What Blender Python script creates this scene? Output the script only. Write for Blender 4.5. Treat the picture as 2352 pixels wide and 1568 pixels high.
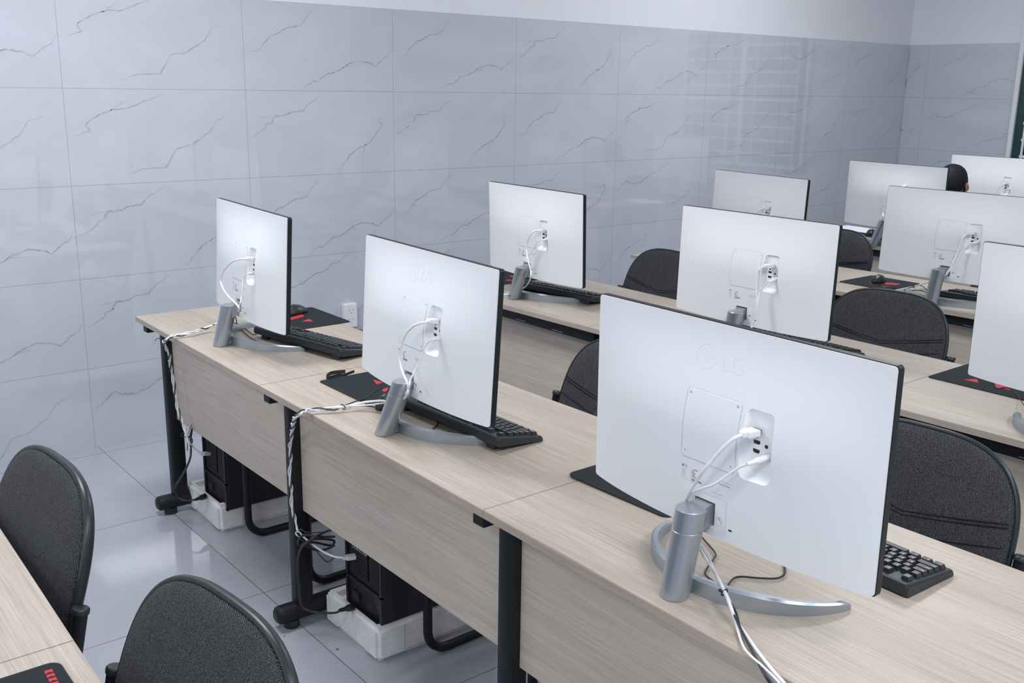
import bpy, bmesh, math, random
from mathutils import Vector, Matrix, Euler
random.seed(7)
PI = math.pi
for o in list(bpy.data.objects): bpy.data.objects.remove(o, do_unlink=True)
SC = bpy.context.scene
COL = SC.collection
# ---------------------------------------------------------------- camera
CW, CH, F = 2352.0, 1568.0, 2308.49
cp = (-1.2363, -4.4801, 1.6043); yaw, pit, rol = 0.8884, 0.2486, 0.016
fw = Vector((math.cos(yaw)*math.cos(pit), math.sin(yaw)*math.cos(pit), -math.sin(pit)))
rt = fw.cross(Vector((0, 0, 1))).normalized(); up = rt.cross(fw)
r2 = rt*math.cos(rol)+up*math.sin(rol); u2 = -rt*math.sin(rol)+up*math.cos(rol)
cd = bpy.data.cameras.new('camera'); cam = bpy.data.objects.new('camera', cd); COL.objects.link(cam)
cd.sensor_fit = 'HORIZONTAL'; cd.sensor_width = 36.0; cd.lens = 36.0*F/CW; cd.clip_start = 0.05; cd.clip_end = 100
m = Matrix((r2, u2, -fw)).transposed().to_4x4(); m.translation = Vector(cp); cam.matrix_world = m
SC.camera = cam
# ---------------------------------------------------------------- view, world, lights
SC.view_settings.view_transform = 'Standard'; SC.view_settings.look = 'None'
SC.view_settings.gamma = 1.0; SC.view_settings.use_curve_mapping = False; SC.view_settings.exposure = 0.10
w = bpy.data.worlds.new('world'); SC.world = w; w.use_nodes = True
w.node_tree.nodes['Background'].inputs[0].default_value = (0.75, 0.85, 1, 1)
w.node_tree.nodes['Background'].inputs[1].default_value = 0.25
LAMPS = [(-3.0, -1.9, 14), (-3.0, -4.9, 29), (-0.2, -1.6, 45), (-0.4, -5.0, 34), (3.9, -1.7, 40), (1.9, -5.0, 34)]
LCOL = (0.955, 0.975, 1.0)
for i, (x, y, e) in enumerate(LAMPS):
    ld = bpy.data.lights.new('ceiling_lamp_light', 'AREA'); ld.shape = 'RECTANGLE'; ld.size = 1.2; ld.size_y = 0.6
    ld.energy = e; ld.color = LCOL
    lo = bpy.data.objects.new('ceiling_lamp_light', ld); lo.location = (x, y, 3.06); COL.objects.link(lo)

ld = bpy.data.lights.new('added_fill_light', 'AREA'); ld.shape = 'RECTANGLE'; ld.size = 2.6; ld.size_y = 1.4; ld.energy = 15; ld.color = (0.86, 0.95, 1.0)  # fill light added on the left to brighten the monitor backs
lo = bpy.data.objects.new('added_fill_light', ld); lo.location = (-5.10, -3.2, 1.75); lo.rotation_euler = (0, -PI/2, 0); COL.objects.link(lo)

# ---------------------------------------------------------------- helpers
def new_mat(name, col=(0.8, 0.8, 0.8), rough=0.5, metal=0.0, spec=0.5, coat=0.0):
    mt = bpy.data.materials.new(name); mt.use_nodes = True
    b = mt.node_tree.nodes['Principled BSDF']
    b.inputs['Base Color'].default_value = (*col, 1); b.inputs['Roughness'].default_value = rough
    b.inputs['Metallic'].default_value = metal; b.inputs['Specular IOR Level'].default_value = spec
    b.inputs['Coat Weight'].default_value = coat
    return mt
def nd(mt, t, **kw):
    n = mt.node_tree.nodes.new(t)
    for k, v in kw.items(): setattr(n, k, v)
    return n
def lk(mt, a, b): mt.node_tree.links.new(a, b)
def mathn(mt, op, a, b=None, c=None):
    n = nd(mt, 'ShaderNodeMath', operation=op)
    for i, v in enumerate((a, b, c)):
        if v is None: continue
        if isinstance(v, (int, float)): n.inputs[i].default_value = v
        else: lk(mt, v, n.inputs[i])
    return n.outputs[0]
def mixc(mt, fac, a, b, mode='MIX'):
    n = nd(mt, 'ShaderNodeMix', data_type='RGBA', blend_type=mode)
    for s, v in ((0, fac), (6, a), (7, b)):
        if isinstance(v, (int, float)): n.inputs[s].default_value = v
        elif isinstance(v, tuple): n.inputs[s].default_value = (*v, 1) if len(v) == 3 else v
        else: lk(mt, v, n.inputs[s])
    return n.outputs[2]
def noise(mt, vec, scale, detail=4, rough=0.6, dist=0.0):
    n = nd(mt, 'ShaderNodeTexNoise'); n.inputs['Scale'].default_value = scale; n.inputs['Detail'].default_value = detail
    n.inputs['Roughness'].default_value = rough; n.inputs['Distortion'].default_value = dist
    lk(mt, vec, n.inputs['Vector']); return n.outputs[0]
def mapping(mt, src, scale=(1, 1, 1), loc=(0, 0, 0), rot=(0, 0, 0)):
    n = nd(mt, 'ShaderNodeMapping'); n.inputs['Scale'].default_value = scale; n.inputs['Location'].default_value = loc
    n.inputs['Rotation'].default_value = rot; lk(mt, src, n.inputs[0]); return n.outputs[0]
def ramp(mt, fac, stops):
    n = nd(mt, 'ShaderNodeValToRGB'); e = n.color_ramp.elements
    while len(e) < len(stops): e.new(0.5)
    for q, (p, c) in zip(e, stops): q.position = p; q.color = (*c, 1) if len(c) == 3 else c
    lk(mt, fac, n.inputs[0]); return n.outputs[0]
def bump(mt, h, strength, dist):
    n = nd(mt, 'ShaderNodeBump'); n.inputs['Strength'].default_value = strength; n.inputs['Distance'].default_value = dist
    lk(mt, h, n.inputs['Height']); lk(mt, n.outputs[0], mt.node_tree.nodes['Principled BSDF'].inputs['Normal'])
def bsdf(mt, s): return mt.node_tree.nodes['Principled BSDF'].inputs[s]

class MB:
    """collects shapes into one mesh"""
    def __init__(s): s.v = []; s.f = []; s.mi = []; s.sm = []
    def add(s, vs, fs, mi=0, smooth=False):
        o = len(s.v); s.v += [tuple(q) for q in vs]
        for f in fs: s.f.append(tuple(i+o for i in f)); s.mi.append(mi); s.sm.append(smooth)
        return s
    def box(s, x0, x1, y0, y1, z0, z1, mi=0):
        return s.add([(x, y, z) for x in (x0, x1) for y in (y0, y1) for z in (z0, z1)],
                     [(0, 1, 3, 2), (4, 6, 7, 5), (0, 4, 5, 1), (2, 3, 7, 6), (0, 2, 6, 4), (1, 5, 7, 3)], mi)
    def bbox(s, x0, x1, y0, y1, z0, z1, b=0.002, mi=0, M=None, seg=2):
        bm = bmesh.new(); bmesh.ops.create_cube(bm, size=1)
        for v in bm.verts: v.co = Vector(((x0+x1)/2+v.co.x*(x1-x0), (y0+y1)/2+v.co.y*(y1-y0), (z0+z1)/2+v.co.z*(z1-z0)))
        bmesh.ops.bevel(bm, geom=bm.edges[:], offset=b, segments=seg, affect='EDGES', profile=0.5)
        return s.frombm(bm, mi, M)
    def frombm(s, bm, mi=0, M=None, smooth=False):
        bm.verts.index_update()
        vs = [(M @ v.co) if M else v.co.copy() for v in bm.verts]
        s.add(vs, [[v.index for v in f.verts] for f in bm.faces], mi, smooth); bm.free(); return s
    def prism(s, poly, z0, z1, mi=0, M=None):
        """poly: xy list, extruded in z"""
        n = len(poly); vs = [(x, y, z0) for x, y in poly]+[(x, y, z1) for x, y in poly]
        if M: vs = [M @ Vector(q) for q in vs]
        return s.add(vs, [tuple(range(n-1, -1, -1)), tuple(range(n, 2*n))]+[(i, (i+1) % n, (i+1) % n+n, i+n) for i in range(n)], mi)
    def tube(s, pts, r, seg=8, mi=0, cap=True, closed=False, rv=None):
        pts = [Vector(q) for q in pts]; n = len(pts); vs = []; fs = []
        t0 = (pts[1]-pts[0]).normalized()
        a = Vector((0, 0, 1)) if abs(t0.z) < 0.9 else Vector((1, 0, 0))
        nrm = t0.cross(a).normalized()
        for i, p in enumerate(pts):
            if closed: t = (pts[(i+1) % n]-pts[i-1])
            else: t = (pts[min(i+1, n-1)]-pts[max(i-1, 0)])
            if t.length < 1e-9: t = t0
            t = t.normalized(); nrm = (nrm-t*nrm.dot(t))
            nrm = nrm.normalized() if nrm.length > 1e-6 else t.orthogonal().normalized()
            bn = t.cross(nrm); rr = rv[i] if rv else r
            for k in range(seg):
                an = 2*PI*k/seg; vs.append(p+nrm*math.cos(an)*rr+bn*math.sin(an)*rr)
        m_ = n if closed else n-1
        for i in range(m_):
            j = (i+1) % n
            for k in range(seg): fs.append((i*seg+k, i*seg+(k+1) % seg, j*seg+(k+1) % seg, j*seg+k))
        s.add(vs, fs, mi, True)
        if cap and not closed: s.add(vs[:seg], [tuple(range(seg-1, -1, -1))], mi); s.add(vs[-seg:], [tuple(range(seg))], mi)
        return s
    def cyl(s, p0, p1, r0, r1=None, seg=24, mi=0):
        return s.tube([p0, p1], r0, seg, mi, rv=[r0, r0 if r1 is None else r1])
    def sweep(s, rings, mi=0, closed=False, cap=True, smooth=False):
        k = len(rings[0]); n = len(rings); vs = [q for r in rings for q in r]; fs = []
        for i in range(n if closed else n-1):
            j = (i+1) % n
            for a in range(k): fs.append((i*k+a, i*k+(a+1) % k, j*k+(a+1) % k, j*k+a))
        if cap and not closed: fs.append(tuple(range(k-1, -1, -1))); fs.append(tuple((n-1)*k+a for a in range(k)))
        return s.add(vs, fs, mi, smooth)
    def mesh(s, name, mats):
        me = bpy.data.meshes.new(name); me.from_pydata([tuple(q) for q in s.v], [], s.f)
        for mt in mats: me.materials.append(mt)
        me.polygons.foreach_set('material_index', s.mi); me.polygons.foreach_set('use_smooth', s.sm)
        me.update(); return me
    def build(s, name, mats, parent=None, M=None, **tg):
        if not isinstance(mats, (list, tuple)): mats = [mats]
        return link(name, s.mesh(name, mats), parent, M, **tg)
def link(name, me, parent=None, M=None, label=None, category=None, group=None, kind=None):
    o = bpy.data.objects.new(name, me); COL.objects.link(o)
    if parent is not None: o.parent = parent
    if M is not None: o.matrix_local = M
    for k, v in (('label', label), ('category', category), ('group', group), ('kind', kind)):
        if v: o[k] = v
    return o
def thing(name, label, category, loc=(0, 0, 0), rz=0.0, group=None):
    return link(name, None, None, Matrix.Translation(loc) @ Matrix.Rotation(rz, 4, 'Z'), label, category, group)
def copy_tree(o, parent=None):
    c = o.copy(); COL.objects.link(c)
    if parent is not None: c.parent = parent
    for ch in list(o.children): copy_tree(ch, c)
    return c
def smooth_all(o, ang=0.6):
    for p in o.data.polygons: p.use_smooth = True
    if hasattr(o.data, 'set_sharp_from_angle'): o.data.set_sharp_from_angle(angle=ang)
    return o
def catmull(P, n=6):
    P = [Vector(q) for q in P]; out = []
    for i in range(len(P)-1):
        a = P[max(i-1, 0)]; b = P[i]; c = P[i+1]; d = P[min(i+2, len(P)-1)]
        for k in range(n):
            t = k/n
            out.append(0.5*((2*b)+(c-a)*t+(2*a-5*b+4*c-d)*t*t+(3*b-a-3*c+d)*t**3))
    out.append(P[-1]); return out
def text_mesh(txt, size, depth=0.0, align='CENTER'):
    cu = bpy.data.curves.new('lettering', 'FONT'); cu.body = txt; cu.size = size; cu.extrude = depth; cu.resolution_u = 2
    cu.align_x = align; cu.align_y = 'CENTER'
    o = bpy.data.objects.new('lettering', cu); COL.objects.link(o)
    dg = bpy.context.evaluated_depsgraph_get(); me = bpy.data.meshes.new_from_object(o.evaluated_get(dg))
    vs = [v.co.copy() for v in me.vertices]; fs = [tuple(p.vertices) for p in me.polygons]
    bpy.data.objects.remove(o, do_unlink=True); bpy.data.curves.remove(cu); bpy.data.meshes.remove(me)
    return vs, fs
def add_text(mb, txt, size, M, mi=0, depth=0.0, align='CENTER'):
    vs, fs = text_mesh(txt, size, depth, align); mb.add([M @ v for v in vs], fs, mi)
def rrect(x0, x1, y0, y1, r, n=6):
    P = []
    for cx, cy, a0 in ((x1-r, y1-r, 0), (x0+r, y1-r, PI/2), (x0+r, y0+r, PI), (x1-r, y0+r, 1.5*PI)):
        for k in range(n+1):
            a = a0+PI/2*k/n; P.append((cx+r*math.cos(a), cy+r*math.sin(a)))
    return P
def boolean(target, cutters):
    for cu in cutters:
        md = target.modifiers.new('cut', 'BOOLEAN'); md.object = cu; md.operation = 'DIFFERENCE'; md.solver = 'EXACT'
    dg = bpy.context.evaluated_depsgraph_get(); dg.update()
    me = bpy.data.meshes.new_from_object(target.evaluated_get(dg)); target.modifiers.clear()
    target.data = me
    for cu in cutters: bpy.data.objects.remove(cu, do_unlink=True)
    return me

# ---------------------------------------------------------------- materials
ZT = 1.9676
def tile_material(name, axis, base, off, size, zoff, zsize, vein, line=(0.30, 0.31, 0.36), rough=0.025, lw=0.0013):
    mt = new_mat(name, base, rough); g = nd(mt, 'ShaderNodeNewGeometry'); sx = nd(mt, 'ShaderNodeSeparateXYZ'); lk(mt, g.outputs['Position'], sx.inputs[0])
    def lines(src, o, s):
        f = mathn(mt, 'FRACT', mathn(mt, 'DIVIDE', mathn(mt, 'SUBTRACT', src, o), s))
        d = mathn(mt, 'MULTIPLY', mathn(mt, 'MINIMUM', f, mathn(mt, 'SUBTRACT', 1.0, f)), s)
        return mathn(mt, 'LESS_THAN', d, lw)
    l = mathn(mt, 'MAXIMUM', lines(sx.outputs[axis[0]], off, size), lines(sx.outputs[axis[1]], zoff, zsize))
    nz = noise(mt, mapping(mt, g.outputs['Position'], rot=(0.3, 0.5, 0.6), scale=(1, 1, 2.2)), 1.3, 6, 0.6, 1.2)
    c = ramp(mt, nz, [(0.3, tuple(x*0.94 for x in base)), (0.7, tuple(min(1, x*1.04) for x in base))])
    c = mixc(mt, mathn(mt, 'MULTIPLY', l, 0.75), c, line)
    if vein:
        at = nd(mt, 'ShaderNodeAttribute', attribute_name='vein'); c = mixc(mt, at.outputs['Fac'], c, (0.20, 0.21, 0.26))
    else:
        v = noise(mt, mapping(mt, g.outputs['Position'], rot=(0, 0, 0.7), scale=(1, 2.0, 1)), 1.1, 7, 0.65, 1.5)
        d = mathn(mt, 'ABSOLUTE', mathn(mt, 'SUBTRACT', v, 0.5))
        k = mathn(mt, 'MULTIPLY', mathn(mt, 'SUBTRACT', 1.0, mathn(mt, 'MINIMUM', mathn(mt, 'MULTIPLY', d, 45.0), 1.0)), 0.10)
        c = mixc(mt, k, c, (0.35, 0.36, 0.42))
    bsdf(mt, 'Coat Weight').default_value = 0.6 if vein else 0.0; bsdf(mt, 'Coat Roughness').default_value = 0.02; lk(mt, c, bsdf(mt, 'Base Color')); return mt
WALLC = (0.545, 0.575, 0.64)
M_tile_back = tile_material('marble_tile_back', (0, 2), WALLC, 0.0, 0.8, ZT, 0.4, True)
M_tile_right = tile_material('marble_tile_right', (1, 2), WALLC, -0.165, 0.8, ZT, 0.4, True)
M_floor = tile_material('floor_tile', (0, 1), (0.42, 0.435, 0.49), 0.0136, 0.8, -0.0854, 0.8, False, line=(0.12, 0.12, 0.14), rough=0.07, lw=0.0018)
M_paint = new_mat('white_wall_paint', (0.76, 0.785, 0.83), 0.6)
M_ceiling = new_mat('ceiling_paint', (0.80, 0.82, 0.86), 0.8)
def wood_material(name, light, dark, sc=1.0, rough=0.42, seed=0):
    mt = new_mat(name, light, rough); tc = nd(mt, 'ShaderNodeTexCoord')
    g = nd(mt, 'ShaderNodeNewGeometry'); src = g.outputs['Position']
    a = noise(mt, mapping(mt, src, scale=(9*sc, 0.55, 9*sc), loc=(seed, 0, 0)), 1.0, 3, 0.55, 0.6)
    b = noise(mt, mapping(mt, src, scale=(300*sc, 4.5, 300*sc), loc=(0, seed, 0)), 1.0, 3, 0.65, 0.1)
    d = noise(mt, mapping(mt, src, scale=(60*sc, 1.2, 60*sc), loc=(seed, 3, 0)), 1.0, 4, 0.7, 0.3)
    s = mathn(mt, 'ADD', mathn(mt, 'MULTIPLY', a, 0.25), mathn(mt, 'ADD', mathn(mt, 'MULTIPLY', b, 0.50), mathn(mt, 'MULTIPLY', d, 0.25)))
    c = ramp(mt, s, [(0.36, dark), (0.50, tuple((x+y)/2 for x, y in zip(light, dark))), (0.62, light)])
    lk(mt, c, bsdf(mt, 'Base Color')); bump(mt, b, 0.12, 0.0006); return mt
M_wood = wood_material('ash_laminate', (0.53, 0.462, 0.392), (0.32, 0.268, 0.215))
M_wood_panel = wood_material('ash_laminate_panel', (0.76, 0.67, 0.575), (0.54, 0.465, 0.385), 0.75, 0.5, 5)
M_edge = wood_material("laminate_edge_band", (0.50, 0.42, 0.36), (0.38, 0.31, 0.26), 0.6, 0.5, 9)
M_black = new_mat('black_powder_coat', (0.010, 0.012, 0.015), 0.45, 0.0, 0.3)
M_blackplastic = new_mat('black_plastic', (0.018, 0.022, 0.025), 0.38)
M_rim = new_mat('chair_shell_plastic', (0.012, 0.020, 0.022), 0.36)
M_white = new_mat('white_monitor_plastic', (0.80, 0.81, 0.83), 0.42)
M_whitedeep = new_mat('white_monitor_recess', (0.85, 0.86, 0.88), 0.5)
M_bezel = new_mat('black_bezel', (0.012, 0.015, 0.017), 0.4, 0.0, 0.35)
M_screen = new_mat('screen_glass', (0.01, 0.01, 0.012), 0.2)
M_silver = new_mat('silver_stand_paint', (0.42, 0.46, 0.51), 0.33, 0.75)
M_silver2 = new_mat('silver_bracket_paint', (0.33, 0.345, 0.37), 0.40, 0.5)
M_wcable = new_mat('white_cable', (0.80, 0.81, 0.84), 0.4)
M_bcable = new_mat('black_cable', (0.02, 0.022, 0.024), 0.45)
M_key = new_mat('black_keycap', (0.022, 0.024, 0.027), 0.32)
M_legend = new_mat('white_key_legend', (0.7, 0.72, 0.74), 0.5)
M_port = new_mat('dark_port', (0.02, 0.02, 0.022), 0.5)
M_print = new_mat('grey_label_print', (0.20, 0.20, 0.22), 0.6)
M_print2 = new_mat('pale_label_print', (0.50, 0.51, 0.55), 0.6)
M_seam = new_mat('panel_seam', (0.55, 0.57, 0.62), 0.5)
M_pad = new_mat('mouse_pad_cloth', (0.014, 0.020, 0.023), 0.85, 0.0, 0.25)
_t = nd(M_pad, 'ShaderNodeTexCoord'); bump(M_pad, noise(M_pad, _t.outputs['Object'], 900, 2), 0.15, 0.0005)
M_red = new_mat('red_pad_print', (0.50, 0.018, 0.04), 0.7)
M_padedge = new_mat('mouse_pad_rubber', (0.012, 0.012, 0.012), 0.7)
M_foam = new_mat('white_foam', (0.88, 0.87, 0.88), 0.7)
_t = nd(M_foam, 'ShaderNodeTexCoord'); _v = nd(M_foam, 'ShaderNodeTexVoronoi'); _v.inputs['Scale'].default_value = 170; lk(M_foam, _t.outputs['Object'], _v.inputs[0])
bump(M_foam, _v.outputs[0], 0.5, 0.002)
lk(M_foam, ramp(M_foam, noise(M_foam, _t.outputs['Object'], 14, 5, 0.7), [(0.35, (0.78, 0.75, 0.75)), (0.6, (0.92, 0.91, 0.92))]), bsdf(M_foam, 'Base Color'))
M_fabric = new_mat('charcoal_woven_fabric', (0.05, 0.05, 0.055), 0.9)
_t = nd(M_fabric, 'ShaderNodeTexCoord')
_s = nd(M_fabric, 'ShaderNodeSeparateXYZ'); lk(M_fabric, _t.outputs['Object'], _s.inputs[0])
_n3 = noise(M_fabric, _t.outputs['Object'], 130, 3, 0.7)
def _thread(ax, az, pitch):
    u = mathn(M_fabric, 'ADD', mathn(M_fabric, 'MULTIPLY', _s.outputs[0], ax*2*PI/pitch), mathn(M_fabric, 'MULTIPLY', _s.outputs[2], az*2*PI/pitch))
    u = mathn(M_fabric, 'ADD', u, mathn(M_fabric, 'MULTIPLY', _n3, 9.0))
    return mathn(M_fabric, 'ADD', mathn(M_fabric, 'MULTIPLY', mathn(M_fabric, 'SINE', u), 0.42), 0.58)
_n = noise(M_fabric, _t.outputs['Object'], 520, 2, 0.6); _n2 = noise(M_fabric, _t.outputs['Object'], 9, 3, 0.6)
_w = mathn(M_fabric, 'MULTIPLY', mathn(M_fabric, 'MULTIPLY', _thread(0.94, 0.34, 0.0020), _thread(0.25, 0.97, 0.0017)), mathn(M_fabric, 'ADD', mathn(M_fabric, 'MULTIPLY', mathn(M_fabric, 'SUBTRACT', _n, 0.22), 2.6), mathn(M_fabric, 'MULTIPLY', _n2, 0.35)))
lk(M_fabric, ramp(M_fabric, _w, [(0.12, (0.006, 0.007, 0.010)), (0.45, (0.030, 0.031, 0.038)), (0.95, (0.26, 0.26, 0.30))]), bsdf(M_fabric, 'Base Color'))
bump(M_fabric, _w, 0.5, 0.0015)
M_seamdark = new_mat('dark_stitching', (0.006, 0.007, 0.008), 0.9)
M_steel = new_mat('pc_case_steel', (0.016, 0.018, 0.020), 0.38)
M_hole = new_mat('pc_vent_hole', (0.002, 0.002, 0.002), 0.8)
M_iosteel = new_mat('io_shield_metal', (0.35, 0.36, 0.38), 0.4, 0.6)
M_blue = new_mat('blue_connector', (0.01, 0.04, 0.35), 0.4)
M_hair = new_mat('black_hair', (0.008, 0.009, 0.013), 0.65, 0.0, 0.25)
M_skin = new_mat('skin', (0.45, 0.17, 0.11), 0.5)
M_shirt = new_mat('dark_shirt_cloth', (0.03, 0.035, 0.05), 0.85)
M_trousers = new_mat('dark_trouser_cloth', (0.02, 0.02, 0.025), 0.85)
M_outlet = new_mat('white_outlet_plastic', (0.80, 0.81, 0.85), 0.35)
M_strap = new_mat('hook_and_loop_strap', (0.035, 0.028, 0.03), 0.85)
M_paper = new_mat('white_paper', (0.80, 0.82, 0.88), 0.7)
M_glass = new_mat('dark_green_pane', (0.012, 0.045, 0.042), 0.15)
M_frame = new_mat('white_window_frame', (0.72, 0.76, 0.80), 0.4)
M_crumb = new_mat('brown_crumb', (0.25, 0.05, 0.02), 0.8)

# ---------------------------------------------------------------- measured layout (metres, world axes)
VEINS = {"pa":[[0.016,0.6197],[0.0425,0.5685],[0.0726,0.5583],[0.1055,0.5354],[0.121,0.4721],[0.145,0.4413],[0.1649,0.3899],[0.203,0.366],[0.232,0.3385],[0.2515,0.3117],[0.2759,0.2887],[0.2905,0.2748],[0.3096,0.2788],[0.3633,0.2553],[0.3812,0.2115],[0.3992,0.1633],[0.4399,0.0873],[0.47,0.0544]],"pb":[[0.3561,0.9825],[0.371,0.9778],[0.3942,0.9338],[0.4349,0.8892],[0.47,0.8925],[0.5117,0.8211],[0.5376,0.7895],[0.589,0.7787],[0.6363,0.7281],[0.6788,0.673],[0.7584,0.6289],[0.7955,0.6448],[0.8276,0.6476],[0.8704,0.695],[0.9147,0.6249],[0.9369,0.5875],[0.9674,0.5631],[0.9761,0.5217],[0.9959,0.466]],"pc":[[0.6679,0.7001],[0.7256,0.7045]],"qa":[[0.0109,0.52],[0.0389,0.5184],[0.068,0.4833],[0.0922,0.4539],[0.1117,0.4329],[0.1199,0.3874],[0.1633,0.365],[0.1577,0.339],[0.1818,0.2875],[0.2107,0.2861],[0.2495,0.2813],[0.2844,0.245],[0.3287,0.2409],[0.361,0.235],[0.3743,0.1929],[0.4154,0.1314],[0.4408,0.1137],[0.4668,0.0694],[0.4926,0.047]],"qc":[[0.0862,0.3164],[0.1053,0.3081],[0.1293,0.2913],[0.1819,0.2858]],"qb":[[0.5705,0.963],[0.6024,0.9488],[0.6192,0.8854],[0.6574,0.8232],[0.6686,0.7823],[0.7123,0.72],[0.7561,0.6758],[0.789,0.6495],[0.8166,0.6274],[0.8446,0.582],[0.8616,0.5406],[0.8786,0.4899],[0.9041,0.4346],[0.9139,0.3976],[0.8827,0.3598],[0.908,0.323],[0.9416,0.2955]],"qd":[[0.789,0.6495],[0.7717,0.7371],[0.7465,0.7915]],"ra":[[0.0365,0.4818],[0.0838,0.4526],[0.1228,0.4297],[0.0972,0.3759],[0.1052,0.3469],[0.1543,0.2877],[0.1943,0.2503],[0.2564,0.211],[0.327,0.199],[0.4004,0.1412],[0.4562,0.0969],[0.5172,0.0485]],"rc":[[0.2297,0.2282],[0.2574,0.1851],[0.2937,0.1504],[0.3217,0.1069]],"rb":[[0.2995,0.9085],[0.3832,0.8431],[0.4753,0.8408],[0.5128,0.8344],[0.576,0.6371],[0.6629,0.6046],[0.7743,0.4611],[0.8176,0.3326],[0.8886,0.2834]]}
MONS = {"m1":[0.1271,-1.4491,1.0388,-0.0669,-0.0568],"m2":[0.0976,-2.4963,1.0422,-0.0555,-0.0579],"m3":[0.0446,-3.4666,1.0553,-0.0186,0.0147],"m4":[1.3583,-1.4152,1.0378,-0.0443,0.0335],"m5":[1.3923,-2.4704,1.0409,0.0094,-0.0209],"m6":[2.7196,-1.4569,1.0376,-0.1378,-0.0325],"m7":[2.6969,-2.4599,1.0445,0.0439,-0.0413],"m8":[3.9701,-1.4324,1.0418,-0.0475,0.0045],"m9":[5.3018,-1.3459,1.0337,-0.0169,0.0067],"m10":[1.3173,-3.5508,1.0579,-0.0426,0.0195]}
TOPS = {"m1":[0.0641,-1.4191,0.9021],"m2":[0.0346,-2.5019,0.9088],"m3":[-0.0184,-3.4635,0.9288],"m4":[1.2953,-1.4234,0.9046],"m7":[2.6339,-2.4481,0.9144],"m5":[1.3293,-2.4694,0.8996],"m8":[3.9071,-1.4085,0.9161]}
BASES = {"m1":[0.0421,-1.3818,0.76],"m2":[0.0147,-2.4423,0.76],"m3":[-0.0248,-3.442,0.76],"m4":[1.3132,-1.3495,0.76],"m7":[2.6828,-2.4124,0.76],"m8":[3.9754,-1.3269,0.76]}
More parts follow.
